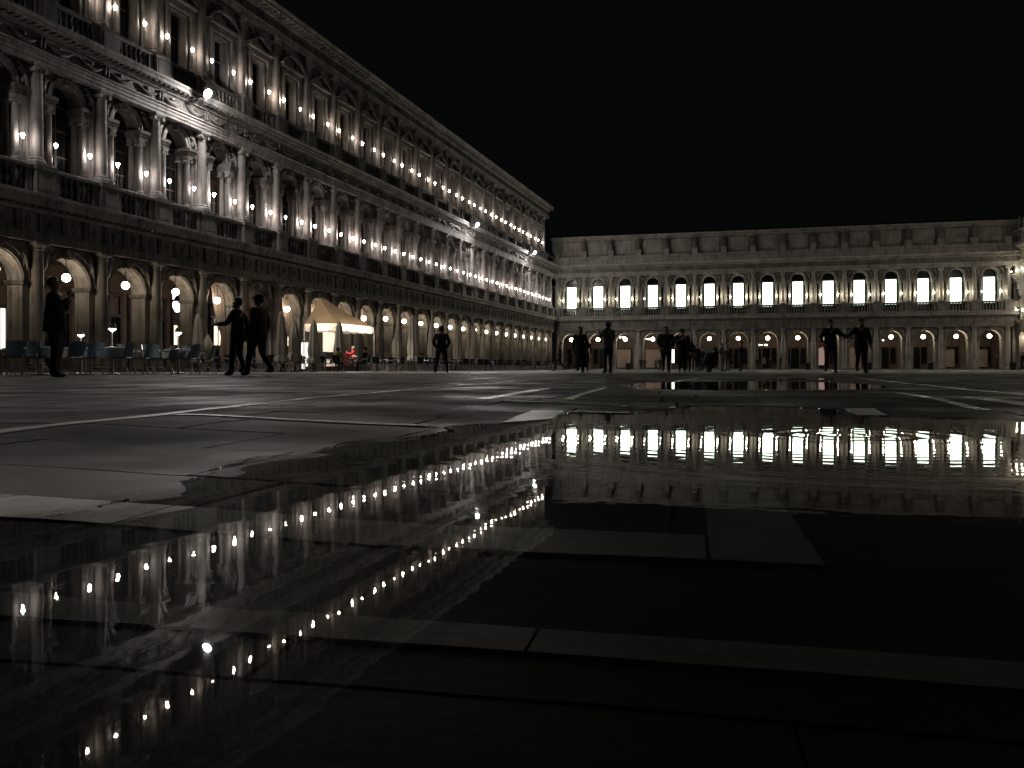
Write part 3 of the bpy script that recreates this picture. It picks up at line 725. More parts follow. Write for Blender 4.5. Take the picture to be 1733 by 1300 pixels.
# litter bins at the foot of the wing
def bin_mesh():
    m = MB(); m.lathe([(0.30, 0), (0.33, 0.05), (0.37, 0.80), (0.41, 0.86), (0.41, 0.93), (0.34, 0.95), (0.30, 0.7)], n=12); return m.mesh('litter_bin', CHAIRD, True)
BM = bin_mesh()
for px, Y, lab in ((929, 112, 'dark litter bin in the corner between the two palaces'), (1063, 113, 'dark litter bin beside the third column of the end wing'),
                   (1367, 109, 'dark litter bin left of the pink lit shop window'), (1471, 107, 'dark litter bin behind the man in the dark jacket'),
                   (1575, 105, 'dark litter bin at the foot of a column far to the right'), (1714, 104, 'dark litter bin at the corner of the right palace')):
    o = put('litter_bin', BM, None, ((px - CX) / F * Y, Y, 0)); tag(o, lab, 'bin', 'litter bins along the end wing')
for px, t in ((1276, 334), (1307, 334)):
    x, z = hit(M_A, px, t, 4.0); m = MB(); m.tube([(0, 0, 20.1), (0, 0, z)], [0.05, 0.03], 6); m.box(-.1, .1, -.1, .1, 20.0, 20.3)
    o = m.build('roof_mast', IRON, None); o.matrix_world = M_A @ Matrix.Translation((x, 4.0, 0))
    tag(o, 'thin dark mast on the roof of the end wing, the %s one' % ('left' if px < 1290 else 'right'), 'mast', 'masts on the roof of the end wing')

# ================================================================== RIGHT PALACE (its far end shows at the edge of the frame)
ve = thing('arcaded_palace', 'old arcaded palace with small lamps at the right edge of the square', 'building', M=M_V)
VL = 30.0
def vecchie():
    b = 2.2
    wg = MB(); wg.arch_wall(b, 0, 3.95, 5.9, 0.84, 0.0, 0.7); wg = wg.mesh('arch_wall', STONE_A)
    rg = MB(); rg.arch_ring(0.842, 1.0, 3.95, -0.06, 0.02, 12); rg = rg.mesh('archivolt', STONE_A)
    for k in range(int(VL / b)):
        a = put('arch_wall', wg, ve, ((k + 0.5) * b, 0, 0)); put('archivolt', rg, a)
    p = 1.65
    for z0, z1, zt in ((6.35, 8.95, 10.3), (11.5, 14.0, 15.3)):
        w1 = MB(); w1.arch_wall(p, z0, z1, zt, 0.5, 0.05, 0.6, 10); w1 = w1.mesh('arch_wall', STONE_A)
        cm = MB(); cm.lathe([(0.16, z0), (0.16, z0 + .12), (0.115, z0 + .2), (0.10, z1 - .2), (0.17, z1 - .1), (0.17, z1 + .05)], n=10); cm = cm.mesh('column', STONE_A, True)
        wn = MB(); wn.box(-0.52, 0.52, 0.45, 0.48, z0, z1 + 0.52); wn = wn.mesh('window', GLASS)
        for k in range(int(VL / p)):
            put('arch_wall', w1, ve, ((k + .5) * p, 0, 0)); put('column', cm, ve, (k * p, -0.12, 0)); put('window', wn, ve, ((k + .5) * p, 0, 0))
    for z0, z1, d in ((5.9, 6.15, -.25), (6.15, 6.35, -.5), (10.3, 11.2, -.12), (11.2, 11.5, -.45), (15.3, 15.65, -.2), (15.65, 15.95, -.6), (15.95, 17.6, 0.0), (17.6, 17.9, -.4)):
        m = MB(); m.box(-0.3, VL, d, 1.2, z0 + .001, z1); m.build('cornice' if d < -.3 else 'frieze', STONE_A, ve)
    oc = MB(); oc.arch_ring(0.26, 0.36, 16.75, -0.06, 0.02, 14, 0, 2 * pi); oc = oc.mesh('oculus', STONE_D)
    mer = MB(); mer.box(-0.32, 0.32, -0.1, 0.25, 17.9, 19.0); mer.lathe([(0.32, 19.0), (0.2, 19.3), (0.05, 19.75)], 0, 0.07, 4, a0=pi / 4); mer = mer.mesh('merlon', STONE_A)
    for k in range(int(VL / 1.65)):
        put('oculus', oc, ve, ((k + .5) * 1.65, 0, 0)); put('merlon', mer, ve, ((k + .5) * 1.65, 0, 0))
    m = MB(); m.box(-0.3, VL, 4.5, 4.7, 0, 5.9); m.box(-0.3, VL, 0.7, 4.5, 5.7, 5.88); m.build('passage_wall', PLASTER, ve)
    m = MB(); m.box(-0.3, VL, 0.62, 8, 5.92, 17.8); m.build('wall', PLASTER, ve)
    m = MB(); m.box(-0.3, VL, -0.5, 4.5, 0, 0.12); m.build('step', STONE_D, ve)
    for k in range(14):
        for z, fl in ((6.36, 'lower'), (11.51, 'upper')):
            x = (k + .5) * 1.65
            if k > 3: continue
            balcony_lamp(M_V, x, -0.3, z, 'wing', 'lit lamp by the %s %s window of the right palace from its far end' % (ORD[k], fl), 'balcony lamps of the right palace')
    ex = MB()
    def shifted(fn, dx):
        q = MB(); fn(q); ex.add([(x + dx, y, z) for x, y, z in q.v], q.f)
    for k in range(int(VL / b), int(128 / b)): shifted(lambda q: q.arch_wall(b, 0, 3.95, 5.9, 0.84, 0.0, 0.7, 8), (k + .5) * b)
    for z0, z1, zt in ((6.35, 8.95, 10.3), (11.5, 14.0, 15.3)):
        for k in range(int(VL / p), int(128 / p)): shifted(lambda q: q.arch_wall(p, z0, z1, zt, 0.5, 0.05, 0.6, 6), (k + .5) * p)
    for z0, z1, d in ((5.9, 6.35, -.5), (10.3, 11.5, -.3), (15.3, 17.9, -.2)): ex.box(VL - .4, 128, d, 1.2, z0 + .001, z1)
    ex.box(VL, 128, 4.5, 4.7, 0, 5.9); ex.box(VL, 128, .62, 8, 5.92, 17.8)
    o = ex.build('arcade_continuation', STONE_A, ve); o['kind'] = 'stuff'
    floodlight(M_V, 17, 16.0, 'unseen floodlight added on the right palace cornice to brighten the end wing', mat_emit('wing_fill_glow', (1.0, .88, .76), E_FLOOD_V * 3.0), 50, .06, 'fill floodlights added on the cornice of the right palace')  # unseen lamp, added to brighten the far wing's lower columns
    for x, lab in ((48, 'fill floodlight added on the right palace cornice beyond the right edge of the picture'),
                   (72, 'fill floodlight added on the middle of the right palace cornice, outside the picture'), (96, 'fill floodlight added on the near end of the right palace cornice, outside the picture')):
        floodlight(M_V, x, 16.0, lab, FLOOD_V, 22, .06, 'fill floodlights added on the cornice of the right palace')  # unseen lamps, added as fill light across the square
    for k in range(3):
        globe_lamp(M_V, (k + .5) * b, 0.4, 4.1, 'warm globe lamp under the %s arch of the right palace' % ORD[k], 'globe lamps of the right palace', 1.1)
vecchie()

# ================================================================== CAFE UNDER THE LEFT ARCADE
def nv(px, py, y):
    x, z = hit(M_N, px, py, y); return M_N @ Vector((x, y, z)), x, z

def nuove_panel(px0, py0, px1, py1, y, name, mat, label, cat, bars=0):
    x0, z0 = hit(M_N, px0, py1, y); x1, z1 = hit(M_N, px1, py0, y); z0 = max(z0, 0.17)
    o = thing(name, label, cat, M=M_N @ Matrix.Translation(((x0 + x1) / 2, y, z0)))
    w2 = abs(x1 - x0) / 2; h = z1 - z0
    a = MB(); a.box(-w2 + .04, w2 - .04, -0.04, 0, 0.04, h - .04); a.build('panel', mat, o)
    f = MB(); f.box(-w2 - .06, -w2 + .05, -.12, .02, 0, h); f.box(w2 - .05, w2 + .06, -.12, .02, 0, h); f.box(-w2 - .06, w2 + .06, -.13, .02, h - .05, h + .1); f.box(-w2, w2, -.1, .02, 0, .35)
    for i in range(bars): f.box(-w2 + (i + 1) * 2 * w2 / (bars + 1) - .03, -w2 + (i + 1) * 2 * w2 / (bars + 1) + .03, -.1, .02, .3, h)
    f.build('door_frame', WOOD, o)
    return o
nuove_panel(-14, 519, 9, 603, 5.2, 'lit_shop_door', DOOR_W, 'brightly lit shop door cut by the left edge of the picture', 'shop door', 1)
nuove_panel(291, 549, 300, 592, 5.2, 'lit_shop_door', DOOR_L, 'narrow warm lit shop door behind the third pier', 'shop door')
nuove_panel(359, 551, 376, 592, 5.2, 'lit_shop_door', DOOR_L, 'lit cafe door with two panes under the lettered sign', 'shop door', 1)
nuove_panel(484, 558, 489, 592, 5.2, 'lit_shop_door', DOOR_L, 'slim lit cafe door between closed parasols left of the tent', 'shop door')
# lettered sign
x0, z0 = hit(M_N, 367, 543, 4.9)
sg = thing('shop_sign', 'dark cafe sign with white letters over a lit door', 'sign', M=M_N @ Matrix.Translation((x0, 4.9, z0)))
m = MB(); m.box(-0.62, 0.62, 0, 0.06, -0.3, 0.3); m.build('board', CHAIRD, sg)
m = MB(); m.box(-0.62, 0.62, -0.02, 0.0, -0.30, -0.24); m.box(-0.62, 0.62, -0.02, 0.0, 0.24, 0.30); m.build('border', PANEL_W, sg)
fc = bpy.data.curves.new('lettering', 'FONT'); fc.body = 'KG'; fc.size = 0.5; fc.align_x = 'CENTER'; fc.align_y = 'CENTER'; fc.extrude = 0.01
fc.materials.append(mat_emit('sign_white', (1, .95, .9), 0.25))
ft_ = bpy.data.objects.new('lettering', fc); COL.objects.link(ft_); fm = bpy.data.meshes.new_from_object(ft_.evaluated_get(bpy.context.evaluated_depsgraph_get())); bpy.data.objects.remove(ft_)
fo = bpy.data.objects.new('lettering', fm); COL.objects.link(fo); fo.parent = sg; fo.location = (0, -0.02, 0); fo.rotation_euler = (pi / 2, 0, 0)
# lanterns
def lantern(px, py, y, mat, label, s=1.0):
    P, x, z = nv(px, py, y)
    o = thing('lantern', label, 'lantern', M=M_N @ Matrix.Translation((x, y, z)))
    g = MB(); g.lathe([(0.08 * s, -0.28 * s), (0.20 * s, -0.05 * s), (0.21 * s, 0.12 * s), (0.14 * s, 0.2 * s)], n=6); g.build('lamp_glass', mat, o)
    c = MB(); c.lathe([(0.23 * s, 0.2 * s), (0.16 * s, 0.28 * s), (0.08 * s, 0.42 * s), (0.03 * s, 0.48 * s)], n=6); c.tube([(0, 0, 0.45 * s), (0, 0, 5.6 - z)], 0.015, 5); c.build('cap', IRON, o)
lantern(300, 517, 2.6, LILAC, 'white hexagonal lantern below a globe in the third arch', 1.25)
lantern(430, 526, 2.4, LILAC, 'white lantern glowing between the two walking men', 1.3)
# lilac-lit shop sign in the same arch
P, x, z = nv(297, 498, 3.6)
o = thing('lit_sign', 'small pinkish lit sign above the white lantern', 'sign', M=M_N @ Matrix.Translation((x, 3.6, z)))
m = MB(); m.box(-.16, .16, 0, .08, -.3, .25); m.build('panel', mat_emit('pink_sign', (1.0, .75, .8), 2.0), o)
m = MB(); m.box(-.02, .02, 0.02, .06, .25, 5.6 - z); m.build('bracket', IRON, o)

# drapes tied back in the arches
def drape_mesh(sx):
    m = MB(); R = 1.24; zs = 3.93; nz_, nx_ = 18, 12
    vs = []
    for j in range(nz_ + 1):
        z = 0.5 + (zs + R - 0.03 - 0.5) * j / nz_
        xo = R if z < zs else sqrt(max(R * R - (z - zs) ** 2, 0.0))
        if z > 2.3: t = (z - 2.3) / (zs + R - 2.3); inner = 0.90 * (1 - t ** 0.75)
        else: inner = 0.90 - 0.18 * sin(pi * (2.3 - z) / 3.6)
        inner = min(inner, xo)
        for i in range(nx_ + 1):
            u = i / nx_; x = inner + (xo - inner) * u
            vs.append((sx * x, 0.62 + 0.05 * sin(u * 19 + z * .4) * (1 if z < 4.6 else .5) + 0.12 * (1 - u) * (1 if z > 2.3 else .4), z))
    fs = [(j * (nx_ + 1) + i, j * (nx_ + 1) + i + 1, (j + 1) * (nx_ + 1) + i + 1, (j + 1) * (nx_ + 1) + i) for j in range(nz_) for i in range(nx_)]
    m.add(vs, fs); return m.mesh('curtain_panel', DRAPE, True)
DM = [drape_mesh(-1), drape_mesh(1)]
for k in DRAPED:
    o = thing('arch_curtain', 'pale curtain drawn aside in the %s arch of the left palace from the left' % ORD[k + 1], 'curtain', group='curtains in the cafe arches', M=M_N @ Matrix.Translation(((k + .5) * B_N, 0, 0)))
    put('curtain_panel', DM[0], o); put('curtain_panel', DM[1], o)

# orchestra tent: local frame of the left palace, s along, n outwards
def N_(s, n, z): return M_N @ Vector((s - SN, PN - n, z)) if False else M_N @ Vector((s - SN, n - PN, z))
def nloc(s, p): return (s - SN, p - PN)
tent = thing('orchestra_tent', 'beige canvas tent with a brightly lit white valance in front of the arcade', 'tent', M=M_N)
s0, s1, p0, p1 = 43.9, 48.6, 24.6, 26.9
(ax, ay), (bx_, by_) = nloc(s0, p0), nloc(s1, p1)
apex = [(ax + 0.9, by_ - 0.55, 4.5), (ax + 1.4, by_ - 0.55, 4.5)]
ze = 2.86
m = MB()
def sail(pts, n=6):
    """triangle or quad patch that sags a little"""
    a, b, c, d = [Vector(p) for p in pts]; vs = []
    for j in range(n + 1):
        for i in range(n + 1):
            u, v = i / n, j / n; p = (a * (1 - u) + b * u) * (1 - v) + (d * (1 - u) + c * u) * v
            p.z -= 0.10 * sin(pi * v) * (1 if v < 1 else 0)
            vs.append(p)
    m.add(vs, [(j * (n + 1) + i, j * (n + 1) + i + 1, (j + 1) * (n + 1) + i + 1, (j + 1) * (n + 1) + i) for j in range(n) for i in range(n)])
c00, c10, c11, c01 = (ax, ay, ze), (bx_, ay, ze), (bx_, by_, ze), (ax, by_, ze)
sail([c00, c10, apex[1], apex[0]]); sail([c01, c00, apex[0], apex[0]]); sail([c10, c11, apex[1], apex[1]]); sail([c11, c01, apex[0], apex[1]])
m.build('canopy', CANVAS_T, tent, True)
m = MB()
def valance(p, q):
    p = Vector(p); q = Vector(q); n = 16; vs = []
    for i in range(n + 1):
        r = p.lerp(q, i / n); vs += [(r.x, r.y, ze - 0.002), (r.x, r.y, ze - 0.38 - 0.06 * abs(sin(pi * i / 4)))]
    m.add(vs, [(2 * i, 2 * i + 2, 2 * i + 3, 2 * i + 1) for i in range(n)])
VAL = fabric('white_valance', (0.8, 0.76, 0.68), 0.6)
valance(c00, c10); valance(c10, c11); valance(c11, c01); valance(c01, c00)
m.build('valance', VAL, tent)
for c in (c00, c10, c11, c01):
    q = MB(); q.tube([(c[0], c[1], 0), (c[0], c[1], ze)], 0.035, 8); q.build('tent_pole', POLE, tent)
q = MB(); q.box(ax + .1, bx_ - .1, ay + .1, by_ - .05, 0, 0.3); q.build('platform', WOOD, tent)
q = MB(); q.box(hit(M_N, 547, 570, by_ - .1)[0], hit(M_N, 570, 570, by_ - .1)[0], by_ - .12, by_ - .06, .3, 2.45); q.build('back_panel', PANEL_W, tent)
q = MB(); q.box(ax + .5, bx_ - .5, ay + .35, ay + .45, 2.52, 2.60); q.build('light_strip', mat_emit('tent_light', (1.0, .90, .76), 62), tent)
q = MB(); q.box(ax + .45, ax + .55, ay + .6, by_ - .5, 2.52, 2.60); q.build('light_strip', mat_emit('tent_light2', (1.0, .90, .76), 42), tent)
def tw(px, py, p):      # on the stage, at distance p from the camera's foot on the palace axis
    x, z = hit(M_N, px, py, p - PN); return x, p - PN, z
# covered grand piano
x, y, z = tw(556, 599, 25.0)
pn = thing('grand_piano', 'piano under a dark grey cover on the lit stage', 'piano', M=M_N @ Matrix.Translation((x, y, 0.3)))
q = MB(); q.box(-.75, .75, -.25, .45, 0.42, 0.78); q.box(-.70, .78, -.30, .5, .78, .84); q.build('cover', PIANO, pn)
for dx, dy in ((-.6, -.15), (.6, -.15), (0, .35)):
    q = MB(); q.lathe([(.05, 0), (.06, .42)], dx, dy, 8); q.build('leg', PIANO, pn)
x, y, z = tw(583, 597, 25.1)
o = thing('red_music_stand', 'bright red panel of a music stand beside the seated violinist', 'music stand', M=M_N @ Matrix.Translation((x, y, .3)))
q = MB(); q.box(-.32, .32, -.02, .02, .05, .85); q.build('panel', RED, o); q = MB(); q.box(-.25, .25, -.2, .2, 0, .05); q.build('foot', IRON, o)
# white lit screen beside the tent
x, y, z = tw(516, 600, 27.0)
o = thing('menu_board', 'white lit menu board left of the tent', 'menu board', M=M_N @ Matrix.Translation((x, y, 0)))
q = MB(); q.box(-.36, .36, -.03, .03, .15, 1.75); q.build('panel', mat_emit('menu_light', (1, .93, .82), 1.6), o); q = MB(); q.box(-.40, .40, -.05, -.032, .1, .15); q.box(-.3, .3, -.25, .25, 0, .1); q.build('foot', IRON, o)

# closed parasols
def parasol_meshes(h):
    c = MB(); n = 24; prof = [(.22, .55), (.36, .62), (.38, .85), (.25, 1.05), (.30, 1.25), (.32, 1.6), (.26, 2.1), (.17, h - .45), (.09, h - .12), (.03, h)]
    c.lathe(prof, n=n, lobes=8, lobe=.13)
    p = MB(); p.tube([(0, 0, 0), (0, 0, h + .06)], .025, 6); p.lathe([(.28, 0), (.28, .07), (.06, .10), (.05, .3)], n=10)
    return c.mesh('canopy', CANVAS, True), p.mesh('pole', IRON, True)
PS, PT = parasol_meshes(2.75), parasol_meshes(3.75)
for i, (px, top, tall, lab) in enumerate((
        (335, 530, 1, 'folded cream parasol beside the lit door with letters above'), (352, 566, 0, 'short folded cream parasol left of the lit cafe door'),
        (476, 526, 1, 'tall folded cream parasol in the first draped arch left of the tent'), (499, 542, 0, 'folded cream parasol second to the left of the tent'),
        (531, 540, 1, 'folded cream parasol leaning close against the tent'), (574, 543, 1, 'folded cream parasol standing in front of the tent'),
        (671, 561, 0, 'short folded parasol first to the right of the tent'), (698, 532, 1, 'tall folded parasol second to the right of the tent'),
        (731, 540, 1, 'tall folded parasol just left of the standing man'), (774, 549, 1, 'folded parasol just right of the standing man'),
        (794, 556, 1, 'left one of two folded parasols standing close together'), (803, 552, 1, 'right one of two folded parasols standing close together'),
        (817, 566, 1, 'last folded parasol of the row before the bare arches'))):
    h = 3.75 if tall else 2.75
    Y = F * (h - CAMH) / (HZ - top); X = (px - CX) / F * Y
    if px in (476, 499, 531, 574):                                   # these stand in front of the tent
        Y = 23.6 * F / (cos(A_N) * (1305 - px)); X = (px - CX) / F * Y; h = CAMH + (HZ - top) * Y / F
    # keep it out in front of the arcade
    lo = M_N.inverted() @ Vector((X, Y, 0))
    if lo.y > -1.6:
        for _ in range(200):
            Y *= .99; X *= .99; lo = M_N.inverted() @ Vector((X, Y, 0))
            if lo.y < -1.6: break
        h = CAMH + (HZ - top) * Y / F
    ms = PT if tall else PS; sc = h / (3.75 if tall else 2.75)
    o = thing('parasol', lab, 'parasol', (X, Y, 0), random.random(), 'folded parasols outside the cafe')
    o.scale = (max(sc, .95), max(sc, .95), sc); put('canopy', ms[0], o); put('pole', ms[1], o)

# ------------------------------------------------------------------ chairs and tables
def chair_parts():
    d = {}
    m = MB(); n = 5
    vs = []
    for j in range(n + 1):
        for i in range(n + 1):
            u = -1 + 2 * i / n; v = j / n
            vs.append((u * .21, -.20 + .42 * v, .455 + .018 * u * u + (.012 if j == n else 0)))
    fs = [(j * (n + 1) + i, j * (n + 1) + i + 1, (j + 1) * (n + 1) + i + 1, (j + 1) * (n + 1) + i) for j in range(n) for i in range(n)]
    m.add(vs, fs); m.add([(x, y, z - .018) for x, y, z in vs], [f[::-1] for f in fs]); d['seat'] = m
    m = MB(); vs = []
    for j in range(n + 1):
        for i in range(n + 1):
            u = -1 + 2 * i / n; v = j / n; wd = .20 + .035 * v
            vs.append((u * wd, -.20 - .11 * v + .05 * u * u, .475 + .40 * v - .02 * u * u * v))
    m.add(vs, fs); m.add([(x, y - .016, z) for x, y, z in vs], [f[::-1] for f in fs]); d['backrest'] = m
    for nm, sx in (('a', -1), ('b', 1)):
        m = MB(); m.tube([(sx * .22, .22, 0), (sx * .215, .20, .44), (sx * .225, .17, .64), (sx * .23, .05, .675), (sx * .23, -.2, .66), (sx * .225, -.27, .70)], .013, 6); d['arm' + nm] = m
        m = MB(); m.tube([(sx * .215, -.30, 0), (sx * .205, -.20, .44), (sx * .225, -.27, .70), (sx * .235, -.315, .86)], .013, 6); d['leg' + nm] = m
    return d
CP = chair_parts()
def chair_kit(seat, back):
    return [('seat', CP['seat'].mesh('seat', seat, True)), ('backrest', CP['backrest'].mesh('backrest', back, True)),
            ('armrest', CP['arma'].mesh('armrest', STEEL, True)), ('armrest', CP['armb'].mesh('armrest', STEEL, True)),
            ('leg', CP['lega'].mesh('leg', STEEL, True)), ('leg', CP['legb'].mesh('leg', STEEL, True))]
KITS = {'blue': chair_kit(SLATE, BLUE), 'slate': chair_kit(SLATE, SLATE)}
def at_px(px, Y): return ((px - CX) / F * Y, Y, 0)
NEAR = [  # px, Y, facing (deg, 0 = looks away from camera), kind, label
    (8, 21.0, 150, 'blue', 'pale blue cafe chair at the far left edge under the bright shop door'),
    (24, 20.3, 200, 'blue', 'pale blue woven chair facing the square at the left edge'),
    (47, 21.2, 100, 'slate', 'slate blue chair half hidden behind a pale blue one at the left'),
    (66, 20.8, 250, 'slate', 'dark chair tucked against the grey table behind the standing man'),
    (121, 21.6, 60, 'slate', 'dark backed chair just right of the standing man'),
    (140, 22.6, 300, 'slate', 'dark chair turned towards the short lit table lamp'),
    (151, 22.0, 170, 'blue', 'pale blue chair facing the square right of the standing man'),
    (206, 22.0, 85, 'slate', 'dark armchair drawn up to the table with the taller lit lamp'),
    (222, 23.6, 270, 'slate', 'dark chair facing left beyond the taller table lamp'),
    (238, 23.2, 95, 'slate', 'dark chair with a bright curved armrest between two tables'),
    (259, 23.8, 215, 'blue', 'small pale blue chair back between the second and third tables'),
    (274, 24.6, 120, 'slate', 'dark chair at the left side of the third lamp table'),
    (318, 24.0, 80, 'slate', 'dark armchair drawn up to the third lamp table'),
    (332, 25.6, 265, 'slate', 'dark chair behind the third lamp table'),
    (347, 25.0, 100, 'slate', 'dark chair ending the near row before the gap at the right'),
]
for px, Y, a, kind, lab in NEAR:
    o = thing('cafe_chair', lab, 'chair', at_px(px, Y), radians(a), 'blue cafe chairs in the near row')
    for nm, me in KITS[kind]: put(nm, me, o)
def table_kit():
    c = MB(); n = 32; vs = []
    for (r, z, wv) in ((0.0, .752, 0), (.40, .752, 0), (.415, .745, 0), (.42, .62, .012), (.44, .45, .028)):
        for i in range(n): 
            a = 2 * pi * i / n; rr = r * (1 + wv * 2.2 * cos(8 * a)); vs.append((rr * cos(a), rr * sin(a), z))
    c.add(vs, [(j * n + i, j * n + (i + 1) % n, (j + 1) * n + (i + 1) % n, (j + 1) * n + i) for j in range(4) for i in range(n)])
    t = MB(); t.lathe([(.39, .72), (.395, .735), (.39, .748)], n=24); t2 = MB(); t2.lathe([(.26, 0), (.26, .03), (.04, .06), (.035, .72)], n=12)
    return c.mesh('tablecloth', CLOTHG, True), t.mesh('tabletop', STEEL, True), t2.mesh('leg', STEEL, True)
TC, TT, TLg = table_kit()
def tlamp():
    s = MB(); s.lathe([(.075, 0), (.075, .012), (.014, .02), (.012, .30), (.02, .315)], n=10)
    g = MB(); g.lathe([(.02, .30), (.05, .325), (.085, .35)], n=12)
    h = MB(); h.lathe([(.088, .352), (.092, .37), (.075, .43), (.06, .45)], n=12)
    return s.mesh('stem', PANEL_W, True), g.mesh('lamp_shade', TABLE_L, True), h.mesh('cap', POLE, True)
TL = tlamp()
for px, Y, lab, ll in ((68, 22.2, 'round table with grey cloth hidden behind the standing man', None),
                       (137, 23.2, 'round table with grey cloth under the short lit lamp', 'short lit table lamp right of the standing man'),
                       (190, 22.8, 'round table with grey cloth under the tall lit lamp', 'tall white table lamp with a bright stem in the second bay'),
                       (302, 25.2, 'round table with grey cloth at the right of the near row', 'lit table lamp in front of the third bay pier')):
    X, Y_, _ = at_px(px, Y)
    o = thing('cafe_table', lab, 'table', (X, Y_, 0), 0, 'round cafe tables in the near row')
    put('tabletop', TT, o); put('leg', TLg, o)
    c = put('tablecloth', TC, None, (X, Y_, 0), random.random()); tag(c, lab.replace('round table with grey cloth', 'grey draped cloth on the round table'), 'tablecloth', 'grey tablecloths')
    if ll:
        l = thing('table_lamp', ll, 'table lamp', (X, Y_, .753), 0, 'lit lamps on the cafe tables')
        if 'tall' in ll or 'front' in ll: l.scale = (1.15, 1.15, 1.45)
        put('stem', TL[0], l); put('lamp_shade', TL[1], l); put('cap', TL[2], l)

# far rows: small dark chairs and tables, each one mesh
def far_chair():
    m = MB()
    for k in ('seat', 'backrest'):
        b = CP[k]; m.add(b.v, b.f, 0)
    for k in ('arma', 'armb', 'lega', 'legb'):
        b = CP[k]; m.add(b.v, b.f, 1)
    return m.mesh('cafe_chair', [CHAIRD, STEEL], True)
FC = far_chair()
def far_table():
    m = MB(); m.lathe([(.38, .72), (.385, .74), (.38, .752)], n=16, mi=0); m.lathe([(.24, 0), (.24, .03), (.035, .06), (.03, .72)], n=8, mi=1)
    return m.mesh('cafe_table', [TABLEW, IRON], True)
FT = far_table()
rnd = random.Random(3)
ZN = ['left of the lit tent', 'just in front of the lit tent', 'between the tent and the standing man', 'past the standing man', 'at the far end before the bare arches']
RW = ['front', 'second', 'third', 'back']
nch = 0
for row, (p, sa, sb) in enumerate(((21.0, 47.0, 84.0), (22.9, 45.5, 84.0), (24.9, 37.0, 83.0), (27.2, 36.0, 82.0))):
    s = sa
    while s < sb:
        if not (s0 - .5 < s < s1 + .5 and p > p0 - .7):
            x, y = nloc(s + rnd.uniform(-.15, .15), p + rnd.uniform(-.15, .15))
            P = M_N @ Vector((x, y, 0)); q_ = px_of(P)[0]
            zone = ZN[0 if q_ < 520 else 1 if q_ < 630 else 2 if q_ < 745 else 3 if q_ < 840 else 4]
            o = put('cafe_table', FT, None, P); tag(o, 'small pale table of the %s dark row %s' % (RW[row], zone), 'table', 'tables of the %s dark row %s' % (RW[row], zone))
            for a in (0, pi / 2 + .4, pi, -pi / 2 + .3):
                if rnd.random() < .22 or nch > 296: continue
                nch += 1
                q = a + rnd.uniform(-.3, .3); d = .62 + rnd.uniform(0, .12)
                C = P + Vector((cos(q) * d, sin(q) * d, 0))
                o = put('cafe_chair', FC, None, C, q + pi / 2 + rnd.uniform(-.3, .3)); tag(o, 'small dark metal chair of the %s row %s' % (RW[row], zone), 'chair', 'chairs of the %s dark row %s' % (RW[row], zone))
        s += 1.62

# ================================================================== GROUND
def wpoly(pts): return np.array([ray_ground(px, py) for px, py in pts])
SHORE = [(0, 874), (60, 871), (110, 868), (160, 853), (200, 845), (250, 843), (300, 826), (340, 811), (385, 781), (430, 774), (500, 772), (545, 760), (580, 752),
         (625, 748), (680, 745), (735, 738), (768, 729), (745, 722), (800, 718), (850, 717), (935, 711), (955, 700), (1080, 702), (1110, 697), (1140, 690),
         (1200, 688), (1300, 688), (1420, 694), (1500, 706), (1560, 708), (1733, 712)]
near_poly = np.vstack([np.array([(-3.0, .55), (-1.3, .80)]), wpoly(SHORE), np.array([(2.6, 2.9), (4.0, 2.5), (4.0, -1.5), (-3.0, -1.5)])])
far_poly = wpoly([(1060, 653), (1085, 647), (1150, 645.5), (1280, 644.5), (1380, 646), (1470, 650), (1500, 656), (1470, 660), (1330, 661.5), (1200, 661), (1090, 659)])
mid_poly = wpoly([(1290, 640.3), (1350, 639.6), (1420, 640.2), (1400, 641.6), (1300, 641.8)])

def sdist(P, poly):
    """signed distance (positive inside) of points P (n,2) to a polygon"""
    a = poly; b = np.roll(poly, -1, 0)
    d = np.full(len(P), 1e9); ins = np.zeros(len(P), bool)
    for (x0, y0), (x1, y1) in zip(a, b):
        ex, ey = x1 - x0, y1 - y0; wx, wy = P[:, 0] - x0, P[:, 1] - y0
        t = np.clip((wx * ex + wy * ey) / (ex * ex + ey * ey + 1e-12), 0, 1)
        d = np.minimum(d, (wx - ex * t) ** 2 + (wy - ey * t) ** 2)
        c = ((y0 > P[:, 1]) != (y1 > P[:, 1])) & (P[:, 0] < (x1 - x0) * (P[:, 1] - y0) / (y1 - y0 + 1e-12) + x0)
        ins ^= c
    d = np.sqrt(d); return np.where(ins, d, -d)

def height(P):
    P = np.asarray(P, float).reshape(-1, 2)
    d1 = sdist(P, near_poly); d2 = sdist(P, far_poly); d3 = sdist(P, mid_poly)
    h1 = np.where(d1 > 0, -np.minimum(d1 * .030, .012), np.minimum(-d1 * .034, .026))
    far = np.exp(-(np.maximum(P[:, 1], 0) / 6.0) ** 2)
    h1 = np.where(d1 > 0, h1, h1 * (0.18 + 0.82 * far))
    h2 = np.where(d2 > 0, -np.minimum(d2 * .02, .006), np.minimum(-d2 * .01, .02)); h2[d2 < -4] = .02
    h3 = np.where(d3 > 0, -np.minimum(d3 * .02, .006), np.minimum(-d3 * .01, .02))
    h = np.where(d2 > -1.6, np.minimum(h1, np.maximum(h2, -.006)), h1)
    h = np.where(d3 > -1.6, np.minimum(h, h3), h)
    nz = np.array([noise.noise(Vector((x * 3.1, y * 3.1, 0))) * .0018 + noise.noise(Vector((x * 11, y * 11, 4))) * .0009 + noise.noise(Vector((x * 27, y * 27, 9))) * .0003 for x, y in P]) if len(P) < 400000 else 0
    return h + nz

